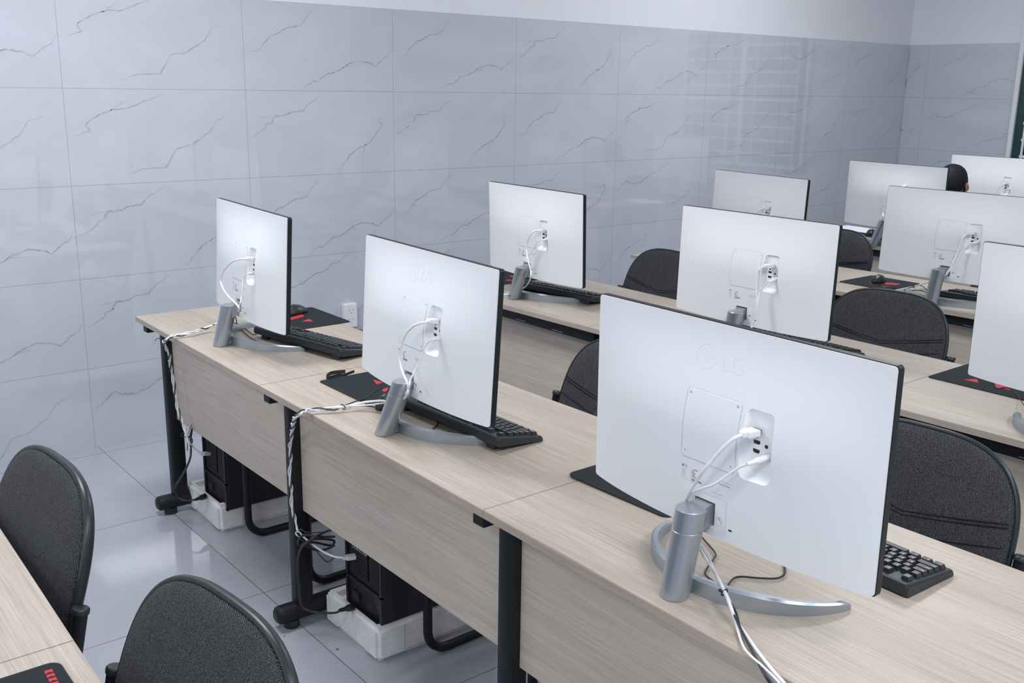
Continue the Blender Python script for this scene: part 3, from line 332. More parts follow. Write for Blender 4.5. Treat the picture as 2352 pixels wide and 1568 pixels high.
MARKS = {"10":[[[1.6772,-3.0689],[1.717,-3.0909],[1.6799,-3.1142]],[[1.719,-3.1426],[1.7179,-3.1898],[1.7074,-3.1958],[1.6699,-3.1732]],[[1.683,-3.1872],[1.695,-3.1985],[1.681,-3.2126]]],"1":[[[0.3591,-1.2065],[0.3885,-1.1934],[0.4218,-1.1825],[0.4618,-1.1641],[0.4706,-1.1289],[0.4664,-1.114],[0.4437,-1.1397],[0.4056,-1.1596]],[[0.413,-1.2354],[0.4542,-1.2144],[0.4472,-1.2627]]],"2":[[[0.2332,-2.0272],[0.2431,-2.0695],[0.2172,-2.075]],[[0.2008,-2.1274],[0.2297,-2.1181],[0.2098,-2.1439],[0.1938,-2.152]]],"7":[[[2.8857,-1.9893],[2.8884,-2.0166],[2.8475,-2.0266]],[[2.9292,-2.0444],[2.9609,-2.1039],[2.918,-2.112],[2.8902,-2.0682]],[[2.8356,-2.0755],[2.859,-2.1087],[2.8165,-2.1088]]],"8":[[[4.2138,-1.0335],[4.2779,-1.0435],[4.2403,-1.0945],[4.2093,-1.0964]],[[4.2093,-1.0964],[4.1941,-1.1298],[4.1635,-1.1316]]],"4":[[[1.6115,-0.9478],[1.6343,-0.9632],[1.5975,-1.004],[1.5991,-0.9678]],[[1.5171,-1.0409],[1.5447,-1.0198],[1.5615,-1.0349],[1.538,-1.0551]]]}
CRUMBS = [[0.035, -2.129], [-0.055, -1.969]]
# ---------------------------------------------------------------- room shell
XR, XL, YF = 6.42, -5.2, -7.2
HT = 3.1
STK = dict(VEINS)
def vein_ribbons(mb, cols, place, wts):
    """thin veins laid flush in the tile face; place(u, v) -> point on the wall plane"""
    def ribbon(pts, wd, st):
        n = len(pts); fine = []
        for i in range(n-1):
            a, b = Vector((*pts[i], 0)), Vector((*pts[i+1], 0)); k = 4
            for j in range(k):
                p = a.lerp(b, j/k)
                fine.append((p.x+random.uniform(-1, 1)*0.0028, p.y+random.uniform(-1, 1)*0.006))
        fine.append(pts[-1]); m_ = len(fine)
        for i, (u, v) in enumerate(fine):
            pa = Vector(place(*fine[max(i-1, 0)])); pb = Vector(place(*fine[min(i+1, m_-1)])); p = Vector(place(u, v))
            t = (pb-pa).normalized(); s = t.cross(wts['n']).normalized()
            e = math.sin(PI*(i+0.5)/m_)**0.4; q = wd*(0.45+0.75*random.random())*e
            mb.v += [tuple(p-s*q), tuple(p), tuple(p+s*q)]
            cols.extend([0.0, st*(0.35+0.65*random.random())*e, 0.0])
        o = len(mb.v)-3*m_
        for i in range(m_-1):
            for c in (0, 1):
                mb.f.append((o+3*i+c, o+3*i+c+1, o+3*i+c+4, o+3*i+c+3)); mb.mi.append(0); mb.sm.append(False)
    for keys, rot in wts['lay']:
        for k in keys:
            pts = STK[k]
            if rot: pts = [(1-u, 1-v) for u, v in pts]
            wd, st = {'pa': (0.0034, 1.0), 'pb': (0.0036, 1.1), 'pc': (0.002, 0.6), 'qa': (0.0036, 1.1), 'qb': (0.0038, 1.1), 'qc': (0.0022, 0.55), 'qd': (0.003, 0.35), 'ra': (0.0036, 1.1), 'rb': (0.0034, 0.95), 'rc': (0.003, 0.4)}[k]
            ribbon(pts, wd, st)
P_ = [(('pa', 'pb', 'pc'), False)]; Q_ = [(('qa', 'qb', 'qc', 'qd'), False)]
R_ = [(('ra', 'rb', 'rc'), False)]; QR = [(('qa', 'qc'), True), (('pb', 'pc'), True)]
PR = [(('pa', 'pb', 'pc'), True)]
LAY = [  # rows from the top, columns from -2
    [R_, P_, R_, P_, P_, Q_, P_, R_, PR, Q_],
    [P_, R_, R_, Q_, Q_, P_, R_, R_, Q_, Q_],
    [Q_, P_, Q_, P_, P_, Q_, PR, P_, QR, P_],
    [R_, P_, Q_, QR, R_, P_, P_, Q_, R_, P_],
    [P_, R_, PR, R_, P_, Q_, R_, P_, Q_, R_]]
def tiled_wall(name, mat, corners, N, cells):
    """corners: base, width vector, height; one mesh: tile skin, body, veins"""
    mb = MB(); cols = []
    b, wv, hh = corners; b = Vector(b); wv = Vector(wv); back = -Vector(N)*0.12
    vs = [b, b+wv, b+wv+Vector((0, 0, hh)), b+Vector((0, 0, hh))]
    mb.add([*vs, *[v+back for v in vs]], [(0, 1, 2, 3), (7, 6, 5, 4), (0, 4, 5, 1), (1, 5, 6, 2), (2, 6, 7, 3), (3, 7, 4, 0)]); cols += [0.0]*8
    for place, lay in cells: vein_ribbons(mb, cols, place, dict(n=Vector(N), lay=lay))
    me = mb.mesh(name, [mat]); at = me.attributes.new('vein', 'FLOAT', 'POINT'); at.data.foreach_set('value', cols)
    return link(name, me, kind='structure')
cells = []
for r in range(5):
    for ci in range(10):
        c = ci-2
        if c == 8: continue
        def place(u, v, c=c, r=r): return (min(c*0.8+u*0.8, XR-0.002), -0.0006, max(ZT-(r+v)*0.4, 0.002))
        cells.append((place, LAY[r][ci]))
tiled_wall('wall_back', M_tile_back, ((XL, 0, 0), (XR-XL+0.12, 0, 0), ZT), (0, -1, 0), cells)
cells = []
for r in range(5):
    for ci in range(-1, 3):
        lay = [P_, QR, R_, Q_, P_][(r+ci*2) % 5] if ci else [P_, QR, R_, Q_, P_][r]
        def place2(u, v, ci=ci, r=r): return (XR-0.0006, min(-0.165-(ci+u)*0.8, -0.001), max(ZT-(r+v)*0.4, 0.002))
        cells.append((place2, lay))
tiled_wall('wall_right', M_tile_right, ((XR, 0, 0), (0, YF, 0), ZT), (-1, 0, 0), cells)
MB().box(XL-0.12, XR+0.12, 0, 0.12, ZT, HT).build('wall_back', M_paint, kind='structure')
MB().box(XR, XR+0.12, YF, 0, ZT, HT).build('wall_right', M_paint, kind='structure')
MB().box(XL-0.12, XL, YF, 0, 0, HT).build('wall_left', M_paint, kind='structure')
MB().box(XL-0.12, XR+0.12, YF-0.12, YF, 0, HT).build('wall_front', M_paint, kind='structure')
MB().box(XL-0.12, XR+0.12, YF-0.12, 0.12, -0.1, 0).build('floor', M_floor, kind='structure')
MB().box(XL-0.12, XR+0.12, YF-0.12, 0.12, HT, HT+0.1).build('ceiling', M_ceiling, kind='structure')
# window on the right wall: white frame, dark panes, white safety bars
mb = MB(); y0, y1, z0, z1 = -0.885, -2.32, 0.92, 2.25
for a, b, c, d in ((y0-0.034, y0, z0, z1), (y1, y1+0.034, z0, z1), (y1, y0, z1-0.034, z1), (y1, y0, z0, z0+0.034), ((y0+y1)/2-0.025, (y0+y1)/2+0.025, z0, z1)):
    mb.bbox(XR-0.045, XR-0.002, a, b, c, d, 0.004)
win = mb.build('window_1', M_frame, kind='structure')
MB().box(XR-0.022, XR-0.014, y1+0.03, y0-0.03, z0+0.03, z1-0.03).build('pane', M_glass, win)
for k in range(1, 11): MB().tube([(XR-0.032, y1+0.03, z0+k*0.12), (XR-0.032, y0-0.10, z0+k*0.12)], 0.012, 8).build('safety_bar', M_frame, win)
for yy in (-1.0, -1.45, -1.75, -2.2): MB().tube([(XR-0.040, yy, z0+0.03), (XR-0.040, yy, z1-0.03)], 0.010, 6).build('safety_bar', M_frame, win)
MB().box(XL+0.002, XL+0.05, -4.6, -4.54, 1.0, 2.5).box(XL+0.002, XL+0.05, -1.86, -1.8, 1.0, 2.5).box(XL+0.002, XL+0.05, -4.54, -1.86, 2.44, 2.5).box(XL+0.002, XL+0.05, -4.54, -1.86, 1.0, 1.06).box(XL+0.002, XL+0.05, -3.23, -3.17, 1.06, 2.44).build('added_window', M_frame, kind='structure')  # unseen window frame, added on the left wall around the fill light
M_glow = new_mat('added_glow_pane', (0.8, 0.85, 0.9), 0.3); bsdf(M_glow, 'Emission Color').default_value = (0.86, 0.95, 1.0, 1); bsdf(M_glow, 'Emission Strength').default_value = 0.9  # glowing pane added for more light from the left
MB().box(XL+0.006, XL+0.012, -4.54, -1.86, 1.06, 2.44).build('pane', M_glow, [o for o in COL.objects if o.name.startswith('added_window')][0])
# ceiling lamps carry the lights
M_diff = new_mat('lamp_diffuser', (0.9, 0.92, 0.95), 0.5); bsdf(M_diff, 'Emission Color').default_value = (*LCOL, 1); bsdf(M_diff, 'Emission Strength').default_value = 3.0
lts = [o for o in COL.objects if o.type == 'LIGHT' and o.name.startswith('ceiling')]
for i, (x, y, e) in enumerate(LAMPS):
    t = thing('ceiling_lamp', 'white rectangular ceiling lamp %s of the classroom, out of the picture' % ('over the left wall end', 'over the left front part', 'over the middle wall end', 'over the middle front part', 'over the right wall end', 'over the right front part')[i], 'ceiling lamp', (x, y, HT), 0, 'ceiling lamps of the classroom')
    MB().bbox(-0.62, 0.62, -0.32, 0.32, -0.03, 0, 0.004).build('housing', M_frame, t)
    MB().box(-0.59, 0.59, -0.29, 0.29, -0.034, -0.0305).build('diffuser', M_diff, t)
    lts[i].parent = t; lts[i].location = (0, 0, -0.04)

# ---------------------------------------------------------------- desks
DZ = 0.76; TH = 0.018
ROWS = {0: (lambda y: -1.49, lambda y: -0.870+0.018*(y+2.5)*0.9),
        1: (lambda y: -0.038+0.015*(y+0.8), lambda y: 0.524-0.0125*(y+1.4)),
        2: (lambda y: 1.208-0.030*(y+1.4), lambda y: 1.855),
        3: (lambda y: 2.522-0.052*(y+0.825), lambda y: 3.14-0.06*(y+1.66)),
        4: (lambda y: 3.905-0.03*(y+1.4), lambda y: 4.50-0.03*(y+1.4)),
        5: (lambda y: 5.20, lambda y: 5.80)}
ROWN = {0: 'nearest row at lower left', 1: 'front row', 2: 'second row', 3: 'third row', 4: 'fourth row', 5: 'fifth row'}
def build_desk(row, y0, y1, legs, label, yp0=None, yp1=None):
    fx, bx = ROWS[row]; ym = (y0+y1)/2; ox = fx(ym)
    t = thing('desk', label, 'desk', (ox, ym, 0), 0, 'computer desks')
    g = 0.0006
    # tabletop with edge band
    mb = MB()
    c = [(fx(y0)-ox, y0-ym-g), (fx(y1)-ox, y1-ym+g), (bx(y1)-ox, y1-ym+g), (bx(y0)-ox, y0-ym-g)]
    bm = bmesh.new(); vs = [bm.verts.new((x, y, z)) for z in (DZ-TH, DZ) for x, y in c]
    bm.faces.new(vs[:4][::-1]); bm.faces.new(vs[4:])
    for i in range(4): bm.faces.new((vs[i], vs[(i+1) % 4], vs[(i+1) % 4+4], vs[i+4]))
    bmesh.ops.recalc_face_normals(bm, faces=bm.faces[:])
    bmesh.ops.bevel(bm, geom=[e for e in bm.edges if all(v.co.z > DZ-0.001 for v in e.verts)], offset=0.0012, segments=2, affect='EDGES')
    bm.normal_update(); mb.frombm(bm)
    for i, f in enumerate(mb.f):
        a, b_, c_ = [Vector(mb.v[k]) for k in f[:3]]
        nn = (b_-a).cross(c_-a).normalized()
        if abs(nn.z) < 0.5: mb.mi[i] = 1
    mb.build('tabletop', [M_wood, M_edge], t)
    # modesty panel between the legs
    p0 = y0-0.10 if yp0 is None else yp0; p1 = y1-0.02 if yp1 is None else yp1
    X = 0.095 if row == 1 else 0.10
    pz1 = DZ-TH-0.001 if row == 1 else DZ-TH-0.045
    MB().bbox(X, X+0.016, p1-ym, p0-ym, 0.375, pz1, 0.001).build('modesty_panel', M_wood_panel, t)
    # leg frames
    for yl in legs:
        L = MB(); yy = yl-ym
        L.sweep([[Vector((0.0935+0.0285*math.copysign(abs(math.cos(a))**0.45, math.cos(a)), yy+0.024*math.copysign(abs(math.sin(a))**0.45, math.sin(a)), z)) for a in [2*PI*k/24 for k in range(24)]] for z in (0.065, DZ-TH-0.03)], smooth=True)
        lg = L.build('leg', M_black, t); smooth_all(lg)
        L = MB(); rings = []
        for x, s in ((0.004, 0.7), (0.010, 0.93), (0.018, 1.0), (0.5, 1.0), (0.508, 0.93), (0.514, 0.7)):
            rings.append([Vector((x, yy+0.03*s*math.copysign(abs(math.cos(a))**0.8, math.cos(a)), 0.047+0.027*s*math.sin(a))) for a in [2*PI*k/20 for k in range(20)]])
        ft = L.sweep(rings, smooth=True).build('foot_bar', M_black, t); smooth_all(ft, 0.9)
        for px in (0.055, 0.46): MB().cyl((px, yy, 0), (px, yy, 0.025), 0.024).build('levelling_pad', M_blackplastic, ft)
        B = MB(); B.bbox(0.02, 0.50, yy+0.012, yy+0.05, DZ-TH-0.032, DZ-TH-0.0005, 0.003); B.build('cross_bar', M_black, t)
    if row != 1:
        B = MB().bbox(0.03, 0.06, p1-ym, p0-ym, DZ-TH-0.042, DZ-TH-0.001, 0.002); r = B.build('front_rail', M_black, t)
        y = p0-ym-0.12
        while y > p1-ym+0.1: MB().box(0.0285, 0.0299, y-0.06, y, DZ-TH-0.036, DZ-TH-0.034).build('rail_slot', M_silver2, r); y -= 0.22
    return t
build_desk(1, -0.796, -1.874, (-0.89,), 'ash desk at the wall end of the front row, nearest the marble wall', -0.905, -1.898)
build_desk(1, -1.874, -2.959, (-1.925,), 'middle ash desk of the front row, under the second monitor from the left', -1.948, -2.935)
build_desk(1, -2.959, -4.04, (-2.958, -4.0), 'nearest ash desk of the front row, under the biggest monitor', -2.982, -3.98)
for r, nm in ((2, 'second'), (3, 'third'), (4, 'fourth'), (5, 'fifth')):
    ys = {2: (-0.80, -1.89, -2.98, -4.07), 3: (-0.825, -1.915, -3.0, -4.1), 4: (-0.80, -1.89, -2.98), 5: (-0.80, -1.89, -2.98)}[r]
    pos = ('at the marble wall end', 'in the middle', 'at the right hand end')
    for k in range(len(ys)-1):
        build_desk(r, ys[k], ys[k+1], (ys[k]-0.09,), 'ash desk %s of the %s row of desks' % (pos[k], nm))
build_desk(0, -0.80, -1.89, (-0.9,), 'ash desk of the lower left row, wall end, out of view')
build_desk(0, -1.89, -2.972, (-1.95, -2.885), 'ash desk at the lower left corner of the picture, beside the left grey chair')
build_desk(0, -2.972, -4.05, (-4.0,), 'ash desk carrying the mouse mat at the bottom left corner')

# ---------------------------------------------------------------- monitors
MW, MH = 0.6135, 0.358
def sst(x): x = max(0.0, min(1.0, x)); return x*x*(3-2*x)
def dep(a, b): return 0.0025+0.0325*sst((MH-b)/0.19)*max(0.0, 1-abs(2*a/(MW-0.004))**2.4)**0.85
# all panel meshes: x = along the screen, y = towards the user, z = up from the lower edge; the back faces -y
def shell_mesh():
    mb = MB(); r = 0.006; W2, z0, z1 = (MW-0.004)/2, 0.0015, MH-0.0015
    us = [-1+2*i/48 for i in range(49)]; bs = [z0+r*(1-math.cos(PI/2*k/4)) for k in range(4)]+[z0+r+(z1-z0-2*r)*k/36 for k in range(37)]+[z1-r*(1-math.cos(PI/2*k/4)) for k in range(3, -1, -1)]
    g = []
    for b in bs:
        e = min(b-z0, z1-b); w = W2 if e >= r else W2-r+math.sqrt(max(0, r*r-(r-e)**2))
        g.append([(u*w, -dep(u*w*0.999, b), b) for u in us])
    n = len(us); vs = [q for row in g for q in row]; fs = []
    m_ = len(bs); nb = n*m_
    vs += [(q[0], -0.0002, q[2]) for row in g for q in row]
    for i in range(m_-1):
        for j in range(n-1):
            a = i*n+j; fs.append((a, a+1, a+n+1, a+n)); fs.append((nb+a, nb+a+n, nb+a+n+1, nb+a+1))
    for i in range(m_-1):
        a = i*n; fs.append((a, a+n, nb+a+n, nb+a)); a = i*n+n-1; fs.append((a, nb+a, nb+a+n, a+n))
    for j in range(n-1):
        fs.append((j, nb+j, nb+j+1, j+1)); a = (m_-1)*n+j; fs.append((a, a+1, nb+a+1, nb+a))
    mb.add(vs, fs, 0, True); o = mb.build('back_shell', M_white); o.data.materials.append(M_whitedeep)
    XZ = Matrix.Rotation(PI/2, 4, 'X')
    c1 = MB()  # tapered port recess
    A = rrect(0.0645, 0.126, 0.122, 0.246, 0.013, 8); B = rrect(0.0735, 0.1185, 0.134, 0.236, 0.008, 8)
    c1.sweep([[Vector((x, -0.06, z)) for x, z in A], [Vector((x, -0.034, z)) for x, z in A], [Vector((x, -0.018, z)) for x, z in B]])
    c1 = c1.build('cutter', M_whitedeep)
    c2 = MB().box(-0.0225, 0.0225, -0.06, -0.012, 0.019, 0.0605).build('cutter', M_whitedeep)
    c3 = MB().cyl((0.034, -0.06, 0.034), (0.034, -0.0285, 0.034), 0.006).build('cutter', M_whitedeep)
    for c in (c1, c2, c3):
        bm = bmesh.new(); bm.from_mesh(c.data); bmesh.ops.recalc_face_normals(bm, faces=bm.faces[:]); bm.to_mesh(c.data); bm.free()
    bm = bmesh.new(); bm.from_mesh(o.data); bmesh.ops.recalc_face_normals(bm, faces=bm.faces[:]); bm.to_mesh(o.data); bm.free()
    me = boolean(o, [c1, c2, c3])
    for p in me.polygons: p.use_smooth = True
    me.set_sharp_from_angle(angle=0.35); bpy.data.objects.remove(o, do_unlink=True); return me
ME_shell = shell_mesh()
def conform(mb, poly, lift, th=0.0, mi=0):
    """rounded patch lying on the shell"""
    pass
def line_on(mb, pts, wd, mi=0, lift=0.0004, step=0.006):
    P = []
    for (a0, b0), (a1, b1) in zip(pts, pts[1:]):
        n = max(1, int(math.hypot(a1-a0, b1-b0)/step))
        for k in range(n): P.append((a0+(a1-a0)*k/n, b0+(b1-b0)*k/n))
    P.append(pts[-1]); rings = []
    for i, (a, b) in enumerate(P):
        q0, q1 = P[max(i-1, 0)], P[min(i+1, len(P)-1)]; t = Vector((q1[0]-q0[0], q1[1]-q0[1])).normalized(); s = Vector((-t.y, t.x))*wd/2
        rings.append([(a-s.x, -dep(a-s.x, b-s.y)-lift, b-s.y), (a+s.x, -dep(a+s.x, b+s.y)-lift, b+s.y)])
    vs = [q for r in rings for q in r]; fs = [(2*i, 2*i+2, 2*i+3, 2*i+1) for i in range(len(rings)-1)]
    mb.add(vs, fs, mi)
def bars(mb, a0, a1, b0, b1, mi=0, lift=0.0005):
    mb.add([(a0, -dep(a0, b0)-lift, b0), (a1, -dep(a1, b0)-lift, b0), (a1, -dep(a1, b1)-lift, b1), (a0, -dep(a0, b1)-lift, b1)], [(0, 1, 2, 3)], mi)
def on_shell(vs, lift): return [(v.x, -dep(v.x, v.z)-lift-v.y, v.z) for v in vs]
# screen body
def slab_mesh():
    mb = MB(); P = rrect(-MW/2, MW/2, 0, MH, 0.007, 6)
    mb.sweep([[Vector((x*s, y, MH/2+(z-MH/2)*s)) for x, z in P] for y, s in ((0.0, 1.0), (0.0115, 1.0), (0.0135, 0.997))])
    return mb.mesh('screen_body', [M_bezel])
ME_slab = slab_mesh()
ME_screen = MB().box(-MW/2+0.006, MW/2-0.006, 0.0136, 0.0145, 0.02, MH-0.006).mesh('screen', [M_screen])
# mount cover plate: raised 0.5 mm, follows the shell
def dens(P, step=0.006):
    Q = []
    for i, p in enumerate(P):
        q = P[(i+1) % len(P)]; n = max(1, int(math.hypot(q[0]-p[0], q[1]-p[1])/step))
        Q += [(p[0]+(q[0]-p[0])*k/n, p[1]+(q[1]-p[1])*k/n) for k in range(n)]
    return Q
def plate_mesh():
    mb = MB(); a0, a1, b0, b1, r = -0.0575, 0.057, 0.124, 0.243, 0.007; rings = []
    P = dens(rrect(a0, a1, b0, b1, r, 6))
    ctr = ((a0+a1)/2, (b0+b1)/2)
    for s in (0.0, 0.1, 0.2, 0.3, 0.4, 0.5, 0.6, 0.7, 0.8, 0.9, 0.993, 1.0):
        rings.append([(ctr[0]+(x-ctr[0])*s, -dep(ctr[0]+(x-ctr[0])*s, ctr[1]+(z-ctr[1])*s)-(0.0009 if s < 1 else -0.0004), ctr[1]+(z-ctr[1])*s) for x, z in P])
    mb.sweep(rings, cap=False, smooth=False); me = mb.mesh('mount_cover', [M_white])
    for p in me.polygons: p.use_smooth = True
    me.set_sharp_from_angle(angle=0.5); return me
ME_plate = plate_mesh()
mb = MB(); P = rrect(-0.0582, 0.0577, 0.1233, 0.2437, 0.0078, 6); line_on(mb, P+[P[0]], 0.0007)
ME_seam = mb.mesh('cover_seam', [M_seam])
mb = MB(); P = rrect(-0.026, 0.046, 0.012, 0.072, 0.003, 3); line_on(mb, P+[P[0]], 0.0005)
ME_seam2 = mb.mesh('stand_seam', [M_seam])
def disc(a, b, r, lift, mat, name, hexa=0):
    mb = MB(); d = -dep(a, b)-lift; n = hexa or 14
    mb.add([(a+r*math.cos(2*PI*k/n), d, b+r*math.sin(2*PI*k/n)) for k in range(n)], [tuple(range(n))]); return mb.mesh(name, [mat])
ME_screws = []
for a, b in ((-0.05, 0.135), (0.05, 0.135), (-0.05, 0.235), (0.05, 0.235)):
    mb = MB(); d = -dep(a, b)-0.0011
    mb.add([(a+0.0035*math.cos(2*PI*k/14), d, b+0.0035*math.sin(2*PI*k/14)) for k in range(14)], [tuple(range(14))], 0)
    mb.add([(a+dx, d-0.0002, b+dz) for dx, dz in ((-0.0015, 0.001), (0.0008, -0.0012), (0.0016, 0.0002), (-0.0006, 0.0018))], [(0, 1, 2, 3)], 1)
    ME_screws.append(mb.mesh('screw', [M_white, M_print]))
def port(name, pts, y=-0.0184, mat=M_port): return MB().add([(a, y, b) for a, b in pts], [tuple(range(len(pts)))]).mesh(name, [mat])
def circ(a, b, r, n=16): return [(a+r*math.cos(2*PI*k/n), b+r*math.sin(2*PI*k/n)) for k in range(n)]
def hd(a, b): return [(a-0.0065, b+0.0032), (a+0.0065, b+0.0032), (a+0.0065, b-0.001), (a+0.0045, b-0.0032), (a-0.0045, b-0.0032), (a-0.0065, b-0.001)]
ME_ports = [port('video_port', [(0.0765, 0.199+0.002), (0.0925, 0.201), (0.0935, 0.207), (0.0765, 0.207)]), port('video_port', hd(0.0855, 0.1845)), port('video_port', hd(0.0855, 0.1695)),
            port('audio_port', circ(0.0845, 0.1935, 0.0025)), port('audio_port', circ(0.1045, 0.182, 0.0032)), port('power_port', circ(0.107, 0.1665, 0.0046))]
# lock slot
mb = MB(); a, b = 0.0565, 0.0245; mb.add([(a+x, -dep(a, b)-0.0005, b+z) for x, z in rrect(-0.0035, 0.0035, -0.0016, 0.0016, 0.0013, 3)], [tuple(range(16))]); ME_slot = mb.mesh('lock_slot', [M_port])
# rating label: print on the shell
mb = MB()
def ttxt(mb, txt, size, a, b, mi, lift=0.0006, depth=0.0, align='CENTER'):
    vs, fs = text_mesh(txt, size, depth, align); vs = [Vector((v.x+a, v.z, v.y+b)) for v in vs]; mb.add(on_shell(vs, lift), fs, mi)
ttxt(mb, 'LG', 0.0052, -0.0455, 0.1065, 0)
mb.add(on_shell([Vector((-0.0525+0.0022*math.cos(2*PI*k/16), 0, 0.1065+0.0022*math.sin(2*PI*k/16))) for k in range(16)], 0.0006), [tuple(range(16))], 0)
rr = random.Random(3)
for k in range(5): bars(mb, -0.055, -0.0435-rr.random()*0.004, 0.1005-k*0.003, 0.1012-k*0.003, 1)
bars(mb, -0.0555, -0.041, 0.0838, 0.0845, 1)
for k, (w_, x_) in enumerate(((0.010, -0.0285), (0.006, -0.0325), (0.009, -0.0325), (0.007, -0.0315), (0.012, -0.032))): bars(mb, x_, x_+w_, 0.1045-k*0.0033, 0.1057-k*0.0033, 0)
for k in range(11): bars(mb, -0.032+k*0.0021, -0.032+k*0.0021+0.0009+rr.random()*0.0008, 0.0845, 0.0885, 0)
bars(mb, -0.0325, -0.028, 0.0815, 0.0823, 0); bars(mb, -0.009, -0.005, 0.0915, 0.0922, 1)
ttxt(mb, 'MADE IN CHINA', 0.0034, 0.0395, 0.0985, 0); bars(mb, 0.024, 0.055, 0.1035, 0.1042, 1); bars(mb, 0.016, 0.037, 0.0790, 0.0797, 1)
ME_label = mb.mesh('rating_label', [M_print, M_print2])
# maker's mark pressed into the shell: circle with L, nose dot, and the letters
mb = MB(); cx, cz, R0 = -0.036, 0.2985, 0.0205
ring = [(cx+R0*math.cos(a), cz+R0*math.sin(a)) for a in [math.radians(20)+2*PI*0.93*k/40 for k in range(41)]]
def raised(mb, pts, wd, h=0.00022):
    line_on(mb, pts, wd, 0, h)
raised(mb, ring, 0.0022); raised(mb, [(cx, cz+0.010), (cx, cz-0.009), (cx+0.007, cz-0.009)], 0.0022); raised(mb, [(cx+0.006, cz), (cx+R0-0.002, cz)], 0.0022)
vs, fs = text_mesh('LG', 0.040, 0.0, 'LEFT'); mb.add(on_shell([Vector((v.x-0.004, v.z, v.y+0.296)) for v in vs], 0.00022), fs, 0)
ME_logo = mb.mesh('embossed_logo', [M_white])
MONL = {
 'm1': 'leftmost white monitor, at the wall end of the front desk row',
 'm2': 'white monitor in the front row beside the black strap, second from left',
 'm3': 'largest and nearest white monitor, with a silver arc stand in the foreground',
 'm4': 'white monitor standing closest to the marble wall on the second desk row',
 'm5': 'white monitor directly above and behind the largest foreground monitor',
 'm6': 'white monitor of the third row, half hidden behind the second row middle one',
 'm7': 'white monitor of the third row with silver stand and a mouse mat to its left',
 'm8': 'white monitor of the fourth row hiding part of a dark haired person',
 'm9': 'farthest white monitor, below the dark green window at the right edge',
 'm10': 'white monitor cut off by the right edge, above a red and black mouse mat'}
def silver_column(b, tp):
    """leaning round column from b to tp in root space"""
    b, tp = Vector(b), Vector(tp); ax = (tp-b); L = ax.length; mb = MB(); N = 32
    def ring(t, r, flat=True):
        p = b.lerp(tp, t); return [Vector((p.x+r*math.cos(2*PI*k/N), p.y+r*math.sin(2*PI*k/N), p.z)) for k in range(N)]
    R_0 = 0.0255
    mb.sweep([ring(0, R_0-0.001), ring(0.012, R_0), ring(0.76, R_0+0.001), ring(0.764, R_0+0.0002), ring(0.772, R_0+0.0002), ring(0.776, R_0+0.001), ring(0.992, R_0+0.0012), ring(1.0, R_0+0.0002)], smooth=True)
    return mb
